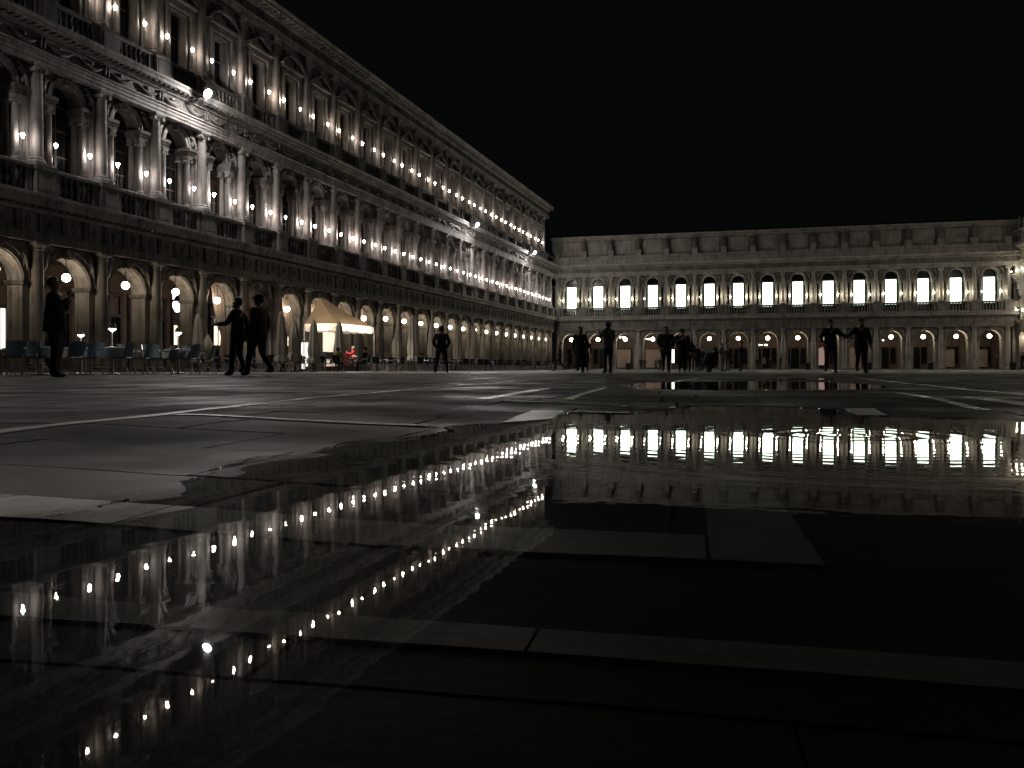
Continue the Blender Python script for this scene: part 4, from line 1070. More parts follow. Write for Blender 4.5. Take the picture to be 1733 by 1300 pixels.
TRACH = mat_paving('trachyte', (0.033, 0.029, 0.026), (0.125, 0.107, 0.094), 0.36, 0.74, 0.07)
WHITE = mat_paving('white_band_stone', (0.30, 0.285, 0.27), (0.46, 0.44, 0.42), 0.20, 0.42, 0.4)
JOINT = mat_simple('dark_joint', (0.03, 0.028, 0.026), 0.9)

g = MB(); g.add([(-400, -60, -.035), (400, -60, -.035), (400, 600, -.035), (-400, 600, -.035)], [(0, 1, 2, 3)])
gnd = g.build('ground', JOINT); gnd['kind'] = 'structure'
pav = bpy.data.objects.new('pavement', None); COL.objects.link(pav); pav['kind'] = 'structure'
TH = radians(12); U = np.array([cos(TH), -sin(TH)]); V = np.array([sin(TH), cos(TH)])

def tone_attr(me, vals):
    at = me.attributes.new('tone', 'FLOAT', 'POINT'); at.data.foreach_set('value', vals)

def wet_attr(me):
    n = len(me.vertices); co = np.empty(n * 3); me.vertices.foreach_get('co', co); P = co.reshape(-1, 3)[:, :2]
    d = -np.maximum(sdist(P, near_poly), sdist(P, far_poly))
    at = me.attributes.new('wet', 'FLOAT', 'POINT'); at2 = me.attributes.new('under', 'FLOAT', 'POINT'); at2.data.foreach_set('value', np.clip(-d / .02, 0, 1).astype('f'))
    at.data.foreach_set('value', np.clip(1.15 * np.exp(-np.maximum(d, 0) / .045), 0, 1).astype('f'))

def slab_geo(u0, u1, v0, v1, step, seed):
    rr = random.Random(seed); gp = min(.0055, .0010 + .0028 * max(0.0, (U * u0 + V * v0)[1]))
    u0 += gp; u1 -= gp; v0 += gp; v1 -= gp
    nu = max(1, int(round((u1 - u0) / step))); nv_ = max(1, int(round((v1 - v0) / step)))
    uu = np.linspace(u0, u1, nu + 1); vv = np.linspace(v0, v1, nv_ + 1)
    P = np.array([U * a + V * b for b in vv for a in uu])
    return P, nu, nv_, (rr.uniform(-.0008, .0008), rr.uniform(-.0030, .0030), rr.uniform(-.0030, .0030))

cells = []
v = -1.0; row = 0
while v < 30:
    dv = .36; off = random.uniform(0, .5) * 1.0
    uc = -34 + off
    while uc < 34:
        du = random.choice((.46, .52, .58, .66))
        c = U * (uc + du / 2) + V * (v + dv / 2)
        if c[1] > .1 and abs(c[0]) < .66 * c[1] + 1.0 and c[1] < 28:
            cells.append((c[1] + .25 * abs(c[0]), uc, uc + du, v, v + dv))
        uc += du
    v += dv; row += 1
cells.sort()
big, rest = cells[:300], cells[300:]
for i, (dd, u0, u1, v0, v1) in enumerate(big):
    step = .030 if dd < 4.5 else .07
    P, nu, nv_, (dz, tu, tv) = slab_geo(u0, u1, v0, v1, step, i)
    H = height(P); c = P.mean(0); rel = P - c
    z = H + dz + rel @ U * tu + rel @ V * tv
    n1 = nu + 1; top = [(x, y, zz) for (x, y), zz in zip(P, z)]
    fs = [(b * n1 + a, b * n1 + a + 1, (b + 1) * n1 + a + 1, (b + 1) * n1 + a) for b in range(nv_) for a in range(nu)]
    ring = [a for a in range(n1)] + [b * n1 + nu for b in range(1, nv_ + 1)] + [nv_ * n1 + a for a in range(nu - 1, -1, -1)] + [b * n1 for b in range(nv_ - 1, 0, -1)]
    o0 = len(top); L_ = len(ring); low = [top[k] for k in ring] + [(top[k][0], top[k][1], -.033) for k in ring]
    fs += [(o0 + k, o0 + L_ + k, o0 + L_ + (k + 1) % L_, o0 + (k + 1) % L_) for k in range(L_)]
    me = bpy.data.meshes.new('paving_slab'); me.from_pydata(top + low, [], fs); me.materials.append(TRACH)
    me.polygons.foreach_set('use_smooth', [k < nu * nv_ for k in range(len(fs))])
    tone_attr(me, [random.Random(i * 7).random()] * (len(top) + 2 * L_)); wet_attr(me)
    put('paving_slab', me, pav)
# farther slabs, joined
vs, fs, tones = [], [], []
Pall = []
for (dd, u0, u1, v0, v1) in rest:
    gp = .005
    for a, b in ((u0 + gp, v0 + gp), (u1 - gp, v0 + gp), (u1 - gp, v1 - gp), (u0 + gp, v1 - gp)): Pall.append(U * a + V * b)
Hall = height(np.array(Pall)); rr = random.Random(11)
for i in range(len(rest)):
    dz = rr.uniform(-.001, .001); tn = rr.random(); o0 = len(vs)
    for k in range(4):
        x, y = Pall[i * 4 + k]; vs.append((x, y, Hall[i * 4 + k] + dz + rr.uniform(-.0012, .0012)))
    for k in range(4): vs.append((vs[o0 + k][0], vs[o0 + k][1], -.033))
    tones += [tn] * 8
    fs += [(o0, o0 + 1, o0 + 2, o0 + 3)] + [(o0 + k, o0 + 4 + k, o0 + 4 + (k + 1) % 4, o0 + (k + 1) % 4) for k in range(4)]
me = bpy.data.meshes.new('far_slabs'); me.from_pydata(vs, [], fs); me.materials.append(TRACH); tone_attr(me, tones); wet_attr(me)
o = put('far_slabs', me, pav); o['kind'] = 'stuff'
# beyond and beside that fan: coarse sheet with a procedural joint pattern
def far_mat():
    m, nt, N, L, b = new_mat('trachyte_far')
    tc = N.new('ShaderNodeNewGeometry'); mp = N.new('ShaderNodeMapping'); mp.inputs['Rotation'].default_value = (0, 0, TH)
    L.new(tc.outputs['Position'], mp.inputs['Vector'])
    br = N.new('ShaderNodeTexBrick'); br.inputs['Scale'].default_value = 1.0; br.inputs['Brick Width'].default_value = .9; br.inputs['Row Height'].default_value = .5
    br.inputs['Mortar Size'].default_value = .008; br.inputs['Color1'].default_value = (.09, .084, .08, 1); br.inputs['Color2'].default_value = (.155, .144, .137, 1); br.inputs['Mortar'].default_value = (.03, .028, .026, 1)
    L.new(mp.outputs[0], br.inputs['Vector']); L.new(br.outputs[0], b.inputs['Base Color'])
    b.inputs['Specular IOR Level'].default_value = 0.28
    n2 = N.new('ShaderNodeTexNoise'); n2.inputs['Scale'].default_value = .5; n2.inputs['Detail'].default_value = 5
    L.new(tc.outputs['Position'], n2.inputs['Vector'])
    rr_ = N.new('ShaderNodeMapRange'); rr_.inputs[1].default_value = .35; rr_.inputs[2].default_value = .65; rr_.inputs[3].default_value = .32; rr_.inputs[4].default_value = .72
    L.new(n2.outputs[0], rr_.inputs[0]); L.new(rr_.outputs[0], b.inputs['Roughness'])
    return m
FARM = far_mat()
g = MB()
g.add([(-80, 28.2, .0), (100, 28.2, .0), (100, 160, .0), (-80, 160, .0)], [(0, 1, 2, 3)])
g.add([(-80, -20, -.004), (-19.8, -20, -.004), (-19.8, 28.2, -.004), (-80, 28.2, -.004)], [(0, 1, 2, 3)])
g.add([(19.8, -20, -.004), (100, -20, -.004), (100, 28.2, -.004), (19.8, 28.2, -.004)], [(0, 1, 2, 3)])
g.add([(-19.8, -20, -.020), (19.8, -20, -.020), (19.8, 28.2, -.020), (-19.8, 28.2, -.020)], [(0, 1, 2, 3)])
o = g.build('square', FARM); o['kind'] = 'structure'

def px_ground(px, py):
    z = 0.0
    for _ in range(12):
        X, Y = ray_ground(px, py, z); z = float(height([(X, Y)])[0])
        z = min(z, .12)
    return np.array([X, Y])
def band(pts, wd, world=False, seg=.55):
    """strip of white stones along a line, each stone an object"""
    W = [np.array(p, float) if world else px_ground(*p) for p in pts]
    stones = []
    for a, b in zip(W[:-1], W[1:]):
        L_ = np.linalg.norm(b - a); n = max(1, int(L_ / seg))
        for i in range(n): stones.append((a + (b - a) * i / n, a + (b - a) * (i + 1) / n))
    for a, b in stones[:40]:
        d = (b - a) / np.linalg.norm(b - a); nn = np.array([-d[1], d[0]]); a2, b2 = a + d * .0012, b - d * .0012
        quad_stone([a2 - nn * wd / 2, b2 - nn * wd / 2, b2 + nn * wd / 2, a2 + nn * wd / 2])
bcount = [0]
def quad_stone(q):
    bcount[0] += 1
    a, b, c, d = [np.array(p) for p in q]; nu = max(2, int(np.linalg.norm(b - a) / .04)); nv_ = max(2, int(np.linalg.norm(d - a) / .04)); nu = min(nu, 40)
    P = np.array([(a * (1 - i / nu) + b * i / nu) * (1 - j / nv_) + (d * (1 - i / nu) + c * i / nu) * j / nv_ for j in range(nv_ + 1) for i in range(nu + 1)])
    H = height(P) + .0028; n1 = nu + 1
    top = [(x, y, z) for (x, y), z in zip(P, H)]
    fs = [(j * n1 + i, j * n1 + i + 1, (j + 1) * n1 + i + 1, (j + 1) * n1 + i) for j in range(nv_) for i in range(nu)]
    ring = list(range(n1)) + [j * n1 + nu for j in range(1, nv_ + 1)] + [nv_ * n1 + i for i in range(nu - 1, -1, -1)] + [j * n1 for j in range(nv_ - 1, 0, -1)]
    o0 = len(top); low = [(top[k][0], top[k][1], top[k][2] - .02) for k in ring]; L_ = len(ring)
    fs += [(ring[k], o0 + k, o0 + (k + 1) % L_, ring[(k + 1) % L_]) for k in range(L_)]
    me = bpy.data.meshes.new('band_stone'); me.from_pydata(top + low, [], fs); me.materials.append(WHITE)
    tone_attr(me, [random.random()] * len(me.vertices)); wet_attr(me); put('band_stone', me, pav)
UV = lambda u, v: U * u + V * v
band([(-60, 740), (0, 732.5), (208, 710), (370, 692.5), (519, 675.5), (647, 664.5), (758, 654.5), (870, 645)], .055)
band([(298, 703.5), (725, 722.5)], .045)
band([UV(-1.2, .535), UV(1.0, .535)], .048, True)
band([UV(-1.25, .85), UV(.018, .85)], .116, True)
quad_stone([UV(.021, .793), UV(.122, .793), UV(.122, 1.35), UV(.021, 1.35)])
quad_stone([UV(.021, 1.356), UV(.122, 1.356), UV(.122, 1.95), UV(.021, 1.95)])
quad_stone([UV(.021, 1.956), UV(.122, 1.956), UV(.122, 2.6), UV(.021, 2.6)])
band([(817, 677), (924, 659)], .075); band([(962, 678), (1024, 657)], .045)
band([(855, 679.5), (1111, 691)], .03); band([(957, 698.7), (1076, 701)], .03)
quad_stone([px_ground(*p) for p in ((851, 717), (934, 711), (955, 697), (903, 695.5))])
quad_stone([px_ground(*p) for p in ((1451, 704.5), (1502, 705), (1480, 693), (1429, 693))])
band([(1520, 666), (1666, 696)], .04); band([(1440, 637), (1733, 669), (1800, 676)], .06); band([(1640, 674), (1760, 690)], .09)
band([(1180, 640), (1062, 656)], .08)

# ------------------------------------------------------------------ standing water
def water_mat():
    m = bpy.data.materials.new('rain_water'); m.use_nodes = True; nt = m.node_tree; N = nt.nodes; L = nt.links; N.clear()
    out = N.new('ShaderNodeOutputMaterial'); mix = N.new('ShaderNodeMixShader')
    tr = N.new('ShaderNodeBsdfTransparent'); tr.inputs[0].default_value = (.74, .75, .72, 1)
    gl = N.new('ShaderNodeBsdfGlossy'); gl.inputs['Roughness'].default_value = 0.012; gl.inputs[0].default_value = (1, 1, 1, 1)
    fr = N.new('ShaderNodeFresnel')
    geo = N.new('ShaderNodeNewGeometry')
    io = N.new('ShaderNodeMapRange'); io.inputs[3].default_value = 1.333; io.inputs[4].default_value = 0.75      # same reflectance from both sides of the thin film
    L.new(geo.outputs['Backfacing'], io.inputs[0]); L.new(io.outputs[0], fr.inputs[0])
    def math_(op, a, b=None):
        n = N.new('ShaderNodeMath'); n.operation = op
        for i, v_ in enumerate((a, b)):
            if v_ is None: continue
            if isinstance(v_, (int, float)): n.inputs[i].default_value = v_
            else: L.new(v_, n.inputs[i])
        return n.outputs[0]
    # slow swell + fine shiver
    n1 = N.new('ShaderNodeTexNoise'); n1.inputs['Scale'].default_value = 5.0; n1.inputs['Detail'].default_value = 2
    L.new(geo.outputs['Position'], n1.inputs['Vector'])
    n2 = N.new('ShaderNodeTexNoise'); n2.inputs['Scale'].default_value = 34.0; n2.inputs['Detail'].default_value = 1
    L.new(geo.outputs['Position'], n2.inputs['Vector'])
    # rings spreading from a footstep near the far shore
    def rings(cx_, cy_, lam, spread, amp, r_in=0.0):
        vd = N.new('ShaderNodeVectorMath'); vd.operation = 'DISTANCE'; L.new(geo.outputs['Position'], vd.inputs[0]); vd.inputs[1].default_value = (cx_, cy_, 0)
        d = vd.outputs['Value']
        wv = math_('SINE', math_('MULTIPLY', d, 2 * pi / lam))
        e = math_('POWER', 2.71828, math_('MULTIPLY', math_('POWER', math_('DIVIDE', math_('SUBTRACT', d, r_in), spread), 2.0), -1.0))
        return math_('MULTIPLY', math_('MULTIPLY', wv, e), amp)
    X1, Y1 = ray_ground(1440, 737)
    h = math_('ADD', math_('MULTIPLY', n1.outputs[0], 3.4e-4), math_('MULTIPLY', n2.outputs[0], 5.0e-5))
    h = math_('ADD', h, rings(X1, Y1, .085, .20, 3.2e-4))
    h = math_('ADD', h, rings(X1 - .05, Y1 + .05, .055, .50, 3.6e-5, .62))
    bp = N.new('ShaderNodeBump'); bp.inputs['Strength'].default_value = 1.0; bp.inputs['Distance'].default_value = 1.0
    L.new(h, bp.inputs['Height'])
    L.new(bp.outputs[0], gl.inputs['Normal']); L.new(bp.outputs[0], fr.inputs['Normal'])
    L.new(fr.outputs[0], mix.inputs[0]); L.new(tr.outputs[0], mix.inputs[1]); L.new(gl.outputs[0], mix.inputs[2]); L.new(mix.outputs[0], out.inputs[0])
    return m
WATER = water_mat()
def puddle(poly, grow, label):
    c = poly.mean(0); x0, y0 = poly.min(0) - grow; x1, y1 = poly.max(0) + grow
    n = 40; xs = np.linspace(x0, x1, n + 1); ys = np.linspace(y0, y1, n + 1)
    g = MB(); vs = [(x, y, 0) for y in ys for x in xs]
    g.add(vs, [(j * (n + 1) + i, j * (n + 1) + i + 1, (j + 1) * (n + 1) + i + 1, (j + 1) * (n + 1) + i) for j in range(n) for i in range(n)])
    used = g.f
    P = np.array([(x, y) for x, y, _ in vs]); d = sdist(P, poly)
    g.f = [f for f in used if max(d[i] for i in f) > -grow]; g.mi = [0] * len(g.f)
    o = g.build('water', WATER); o['kind'] = 'structure'; return o
def shore_bead():
    pts = wpoly(SHORE[1:]); L_ = []
    for a, b in zip(pts[:-1], pts[1:]):
        d = b - a; n = max(1, int(np.linalg.norm(d) / .012)); nn = np.array([-d[1], d[0]]) / (np.linalg.norm(d) + 1e-9)
        for i in range(n):
            c = a + d * i / n; ts = np.linspace(-.12, .12, 49); H = height(np.array([c + nn * t for t in ts]))
            k = int(np.argmin(np.abs(H))); L_.append(c + nn * ts[k])
    g = MB(); rb = random.Random(5); i = 0
    while i < len(L_) - 4:
        n = rb.randint(4, 22); seg = L_[i:i + n]
        if len(seg) > 2 and rb.random() < .8:
            r0 = rb.uniform(.0018, .0046) * (.6 + .16 * seg[0][1])
            q = [(x + rb.uniform(-.004, .004), y + rb.uniform(-.004, .004), .0006) for x, y in seg]
            g.tube(q, [.0005] + [r0 * rb.uniform(.6, 1.25) for _ in q[1:-1]] + [.0005], 6)
        i += n
    return g
puddle(near_poly, .25, ''); puddle(far_poly, .5, ''); puddle(mid_poly, .4, '')
def bead_mat():
    m = bpy.data.materials.new('wet_rim'); m.use_nodes = True; nt = m.node_tree; N = nt.nodes; L = nt.links; N.clear()
    out = N.new('ShaderNodeOutputMaterial'); mix = N.new('ShaderNodeMixShader'); tr = N.new('ShaderNodeBsdfTransparent'); gl = N.new('ShaderNodeBsdfGlossy')
    gl.inputs['Roughness'].default_value = .05; fr = N.new('ShaderNodeFresnel'); fr.inputs[0].default_value = 1.333
    nz = N.new('ShaderNodeTexNoise'); nz.inputs['Scale'].default_value = 90; g2 = N.new('ShaderNodeNewGeometry'); L.new(g2.outputs['Position'], nz.inputs['Vector'])
    bp = N.new('ShaderNodeBump'); bp.inputs['Distance'].default_value = .012; L.new(nz.outputs[0], bp.inputs['Height']); L.new(bp.outputs[0], gl.inputs['Normal']); L.new(bp.outputs[0], fr.inputs['Normal'])
    L.new(fr.outputs[0], mix.inputs[0]); L.new(tr.outputs[0], mix.inputs[1]); L.new(gl.outputs[0], mix.inputs[2]); L.new(mix.outputs[0], out.inputs[0]); return m
o = shore_bead().build('water_rim', bead_mat(), None, True); o['kind'] = 'structure'

# ================================================================== PEOPLE
SKIN = mat_simple('skin', (0.42, 0.25, 0.18), 0.55)
HAIR_D = mat_simple('dark_hair', (0.02, 0.015, 0.012), 0.5); HAIR_G = mat_simple('grey_hair', (0.22, 0.20, 0.18), 0.6)
def cloth(name, c): return mat_simple(name, c, 0.85, scale=12, var=.15, bump=.004)
BLK = cloth('black_cloth', (.018, .018, .02)); NAVY = cloth('navy_cloth', (.02, .024, .036)); BRN = cloth('brown_cloth', (.075, .045, .036))
GRY = cloth('grey_cloth', (.13, .125, .12)); LGT = cloth('beige_cloth', (.22, .20, .17)); JEAN = cloth('denim', (.028, .034, .05)); YEL = cloth('yellow_cloth', (.33, .26, .05))
MAR = cloth('maroon_cloth', (.07, .02, .028)); SHOE = mat_simple('shoe_leather', (.02, .018, .016), .5); REDJ = cloth('red_cloth_jacket', (.6, .04, .06)); WSHOE = mat_simple('pale_shoe', (.3, .29, .28), .6)

def lerp(a, b, t): return [a[i] + (b[i] - a[i]) * t for i in range(3)]
def person(label, px, Y, hgt, face, top=BLK, bottom=BLK, hair=HAIR_D, shoes=SHOE, pose='stand', arms=None, coat=None, cap=False, fingers=True, build=1.0, z0=0.0, long_hair=False, bag=None, world=None, head_tilt=0.0, group=None, stride=.24):
    """face: heading in degrees, 0 = looks away from the camera, 90 = looks to the left, 180 = to the camera"""
    s = hgt / 1.75; bd = build
    J = {'pel': (0, 0, .95), 'spi': (0, -.01, 1.12), 'che': (0, -.01, 1.32), 'nek': (0, -.005, 1.475), 'hd0': (0, .02, 1.555), 'hd1': (0, .015, 1.645), 'hd2': (0, .0, 1.71)}
    leg = {}
    for sd, sx in (('l', -1), ('r', 1)):
        hip = (sx * .10, 0, .90)
        if pose == 'walk':
            f = stride * (1 if sd == 'l' else -1)
            if f > 0: knee, ank = (sx * .10, f * .72, .50), (sx * .09, f, .085)
            else: knee, ank = (sx * .10, f * .25 + .03, .49), (sx * .09, f * 1.25, .15)
        elif pose == 'wide': knee, ank = (sx * .17, .01, .49), (sx * .22, -.01, .085)
        elif pose == 'sit':
            knee, ank = (sx * .12, .42, .50), (sx * .12, .40, .085)
        elif pose == 'crouch':
            knee, ank = (sx * .17, .34, .50 if sd == 'l' else .42), (sx * .14, .05 if sd == 'l' else -.12, .085)
        else: knee, ank = (sx * .10, .02, .49), (sx * .105, -.01, .085)
        toe = (ank[0] + sx * .02, ank[1] + .16, max(ank[2] - .045, .038)); heel = (ank[0], ank[1] - .045, max(ank[2] - .04, .04))
        leg[sd] = (hip, knee, ank, toe, heel)
    dz = 0; lean = 0
    if pose == 'sit': dz = -.43; leg = {k: tuple([(v[0][0], v[0][1], v[0][2] + dz)] + list(v[1:])) for k, v in leg.items()}
    if pose == 'crouch': dz = -.52; lean = .55; leg = {k: tuple([(v[0][0], v[0][1] - .08, v[0][2] + dz)] + list(v[1:])) for k, v in leg.items()}
    def up(p):
        x, y, z = p; z += dz
        if lean:
            pz = .95 + dz; r = z - pz
            return (x, y - .08 + r * sin(lean * 1.35), pz + r * cos(lean * 1.35))
        return (x, y, z)
    J = {k: up(v) for k, v in J.items()}
    if head_tilt:
        for k in ('hd0', 'hd1', 'hd2'): J[k] = (J[k][0], J[k][1] - head_tilt * (.03 if k == 'hd0' else .07 if k == 'hd1' else .11), J[k][2])
    V_, E_, R_, T_ = [], [], [], []
    def nd(p, r, t, par=None):
        V_.append(Vector(p)); R_.append(r); T_.append(t)
        if par is not None: E_.append((par, len(V_) - 1))
        return len(V_) - 1
    pel = nd(J['pel'], .155 * bd, 1); spi = nd(J['spi'], .145 * bd, 0, pel); che = nd(J['che'], .165 * bd, 0, spi); nek = nd(J['nek'], .062, 3, che)
    h0 = nd(J['hd0'], .082, 3, nek); h1 = nd(J['hd1'], .098, 3, h0); h2 = nd(J['hd2'], .066, 3, h1)
    hands = []
    A = arms or {}
    for sd, sx in (('l', -1), ('r', 1)):
        sh = up((sx * .185 * bd, 0, 1.415))
        el, wr = A.get(sd, ((sx * .26, -.03, 1.13), (sx * .27, .05, .88)))
        if not A.get(sd + 'abs'): el, wr = up(el), up(wr)
        a = nd(sh, .082 * bd, 0, che); b_ = nd(el, .062 * bd, 0, a); c_ = nd(lerp(el, wr, .55), .056 * bd, 0, b_); d_ = nd(wr, .040, 0, c_)
        dirw = (Vector(wr) - Vector(el)).normalized(); palm = Vector(wr) + dirw * .085; e_ = nd(palm, .040, 3, d_)
        hands.append((Vector(wr), palm, dirw, sx))
        hip, kn, an, to, he = leg[sd]
        q = nd(hip, .105 * bd, 1, pel); q1 = nd(lerp(hip, kn, .5), .092 * bd, 1, q); k_ = nd(kn, .070, 1, q1); q2 = nd(lerp(kn, an, .35), .068, 1, k_); n_ = nd(an, .050, 1, q2); t_ = nd(lerp(an, to, .55), .048, 2, n_); nd(to, .038, 2, t_); nd(he, .042, 2, n_)
    me = bpy.data.meshes.new('person'); me.from_pydata([v for v in V_], E_, [])
    ob = bpy.data.objects.new('person', me); COL.objects.link(ob)
    sk = ob.modifiers.new('s', 'SKIN'); sk.use_smooth_shade = True
    for i, d in enumerate(me.skin_vertices[0].data):
        d.radius = (R_[i], R_[i] * (.80 if T_[i] in (0,) and i < 3 else 1)); d.use_root = (i == 0)
    sb = ob.modifiers.new('d', 'SUBSURF'); sb.levels = 1; sb.render_levels = 1
    dg = bpy.context.evaluated_depsgraph_get(); dg.update()
    m2 = bpy.data.meshes.new_from_object(ob.evaluated_get(dg)); ob.modifiers.clear()
    # fingers, nose, ears: short tapered tubes rooted inside the palm or the head, same mesh
    x_ = MB()
    if fingers:
        for wr, palm, dw, sx in hands:
            side = dw.cross(Vector((0, 1, 0))); side = side.normalized() if side.length > .1 else Vector((1, 0, 0))
            nrm = side.cross(dw).normalized()
            for fi, (o_, ln) in enumerate(((-.030, .070), (-.010, .080), (.010, .076), (.030, .060))):
                b0 = palm + side * o_ + dw * .01; x_.tube([b0, b0 + dw * ln * .55 + nrm * .004, b0 + dw * ln * .9 + nrm * .024], [.0105, .0095, .007], 5)
            b0 = palm - dw * .03 + side * (.034 * -sx); x_.tube([b0, b0 + side * (.026 * -sx) + dw * .03, b0 + side * (.030 * -sx) + dw * .055], [.012, .011, .008], 5)
    hc = V_[h1]; hx = V_[h0]
    x_.tube([hc + Vector((0, .085, .02)), hc + Vector((0, .112, -.018)), hc + Vector((0, .088, -.03))], [.010, .017, .012], 5)       # nose
    x_.ell(hc + Vector((0, .078, -.062)), (.026, .016, .009), 6, 4)                                                                 # mouth
    for sx in (-1, 1):
        x_.ell(hc + Vector((sx * .092, -.005, -.01)), (.014, .026, .034), 6, 4); x_.ell(hc + Vector((sx * .034, .080, .012)), (.014, .010, .010), 6, 4)
    base = len(m2.vertices); vs = [v.co.copy() for v in m2.vertices] + [Vector(v) for v in x_.v]
    fs = [tuple(p.vertices) for p in m2.polygons]; nbody = len(fs); fs += [tuple(i + base for i in f) for f in x_.f]
    me3 = bpy.data.meshes.new('person'); me3.from_pydata(vs, [], fs)
    for mt in (top, bottom, shoes, SKIN): me3.materials.append(mt)
    segs = [(V_[a], V_[b_], T_[b_]) for a, b_ in E_]; mi = []
    for i, f in enumerate(fs):
        if i >= nbody: mi.append(3); continue
        c = sum((vs[k] for k in f), Vector()) / len(f); best = (9, 0)
        for a, b_, t in segs:
            ab = b_ - a; u = max(0, min(1, (c - a).dot(ab) / max(ab.length_squared, 1e-9))); dd = (c - (a + ab * u)).length
            if dd < best[0]: best = (dd, t)
        mi.append(best[1])
    me3.polygons.foreach_set('material_index', mi); me3.polygons.foreach_set('use_smooth', [True] * len(fs)); me3.update()
    ob.data = me3; bpy.data.meshes.remove(me)
    X, Yy = world if world else ((px - CX) / F * Y, Y)
    ob.location = (X, Yy, z0); ob.rotation_euler = (0, 0, radians(face)); ob.scale = (s, s, s)
    tag(ob, label, 'person', group)
    hm = MB()
    hm.ell(V_[h1] + Vector((0, -.022, .022)), (.108, .112, .108), 10, 7)
    if long_hair: hm.tube([V_[h1] + Vector((0, -.06, .03)), V_[h1] + Vector((0, -.10, -.10)), V_[h1] + Vector((0, -.09, -.26))], [.09, .10, .05], 8)
    hm.v = [(x, min(y, V_[h1].y + (.05 if z > V_[h1].z + .05 else -.005)), z) for x, y, z in hm.v]
    hm.build('hair', hair, ob, True)
    if cap:
        c = MB(); c.ell(V_[h1] + Vector((0, -.01, .05)), (.118, .125, .085), 10, 6); c.ell(V_[h1] + Vector((0, .11, .045)), (.085, .085, .012), 8, 4); c.build('cap', BLK, ob, True)
    # jacket hem / coat skirt
    zt = J['spi'][2] + .03; zh = {'long': .22, 'knee': .52, 'hip': .80, None: .84}[coat] + (dz if coat is None else 0)
    if pose not in ('sit', 'crouch'):
        k = MB(); n = 20; flare = {'long': .30, 'knee': .22, 'hip': .185, None: .175}[coat]
        k.lathe([(.150 * bd, zt + .1), (.162 * bd, zt), (.175 * bd, .98), ((.175 + flare) / 2 * bd * 1.02, (.98 + zh) / 2), (flare * bd, zh), (flare * bd * .94, zh + .015)], n=n, lobes=5, lobe=.04 if coat else .02)
        k.v = [(x, y * .82, z) for x, y, z in k.v]
        k.build('coat' if coat else 'jacket_hem', top, ob, True)
    else:
        k = MB(); pz = J['pel']; k.ell((0, pz[1], pz[2] + .05), (.19 * bd, .16 * bd, .17), 12, 7); k.build('jacket_hem', top, ob, True)
    c = MB(); nk = J['nek']; c.lathe([(.085, nk[2] - .06), (.088, nk[2] - .01), (.078, nk[2] + .012)], nk[0], nk[1], 12); c.build('collar', top, ob, True)
    if bag:
        g_ = MB()
        if bag == 'backpack': g_.ell((0, J['che'][1] - .22, J['che'][2] - .10), (.16, .11, .24), 10, 7)
        else: g_.ell((.27, -.02, .92), (.07, .15, .14), 10, 7); g_.tube([(.26, -.02, 1.04), (.1, .12, 1.3), (-.12, .02, 1.44)], .012, 5)
        g_.build('bag', BLK, ob, True)
    return ob

PHONE = {'l': ((-.24, .10, 1.18), (-.07, .30, 1.33)), 'r': ((.24, .10, 1.18), (.07, .30, 1.33))}
POCK = {'l': ((-.30, -.05, 1.15), (-.20, .10, .96)), 'r': ((.30, -.05, 1.15), (.20, .10, .96))}
Yh = lambda h, p: F * h / p
person('person in dark jacket and jeans standing alone left of the lamp tables, looking right', 93, Yh(1.78, 171), 1.78, -72, top=BLK, bottom=JEAN, hair=HAIR_G, arms={'l': ((-.25, .04, 1.15), (-.08, .20, 1.36)), 'r': ((.25, .04, 1.15), (.08, .20, 1.36))}, coat='hip', build=1.2, head_tilt=.3)
person('person in dark jacket reaching an arm forward, left one of the walking pair', 402, Yh(1.72, 132), 1.72, 78, top=NAVY, bottom=JEAN, pose='walk', stride=.10, arms={'l': ((-.27, .10, 1.17), (-.22, .36, 1.16)), 'r': ((.28, -.10, 1.14), (.26, -.02, .90))}, coat='hip', bag='shoulder')
person('person in flat cap and brown jacket striding, right one of the walking pair', 438, Yh(1.78, 137), 1.78, 74, top=BRN, bottom=BLK, pose='walk', stride=.22, cap=True, coat='hip', build=1.15, arms={'l': ((-.27, -.06, 1.14), (-.26, .06, .90)), 'r': ((.27, -.06, 1.14), (.28, .08, .90))})
person('person in dark jacket standing with legs apart before the parasols', 747, Yh(1.75, 79), 1.75, 5, top=BLK, bottom=BLK, pose='wide', arms=POCK, build=1.1)
person('person walking in dark clothes near the corner of the two palaces', 947, Yh(1.70, 50), 1.70, 85, top=BLK, bottom=BLK, pose='walk', stride=.30, coat='hip', shoes=WSHOE)
person('person in a long flared black coat walking in the square', 982, Yh(1.70, 78), 1.70, 170, top=BLK, bottom=BLK, pose='walk', stride=.08, coat='long', long_hair=True, build=1.05)
person('person beside the one in the long coat, partly hidden behind', 991, Yh(1.66, 58), 1.66, 175, top=BLK, bottom=BLK, coat='knee')
person('person standing alone holding a phone up in front of the face', 1029, Yh(1.78, 87), 1.78, 25, top=GRY, bottom=BLK, arms={'l': ((-.28, .12, 1.22), (-.16, .30, 1.42)), 'r': ((.27, .06, 1.15), (.10, .26, 1.18))}, build=1.08)
person('person in dark jacket walking, left one of the pair by the bright doorway', 1127, Yh(1.76, 78), 1.76, 178, top=NAVY, bottom=BLK, pose='walk', stride=.06, coat='hip', arms=POCK, build=1.25)
person('person in long dark coat, right one of the pair by the bright doorway', 1154, Yh(1.74, 74), 1.74, 182, top=BLK, bottom=BLK, coat='knee', arms=PHONE, cap=True, build=1.3, shoes=WSHOE, bag='backpack')
person('person in dark hooded jacket close behind the one in the long dark coat', 1164, Yh(1.72, 60), 1.72, 150, top=BLK, bottom=BLK, coat='hip', arms=POCK, build=1.2)
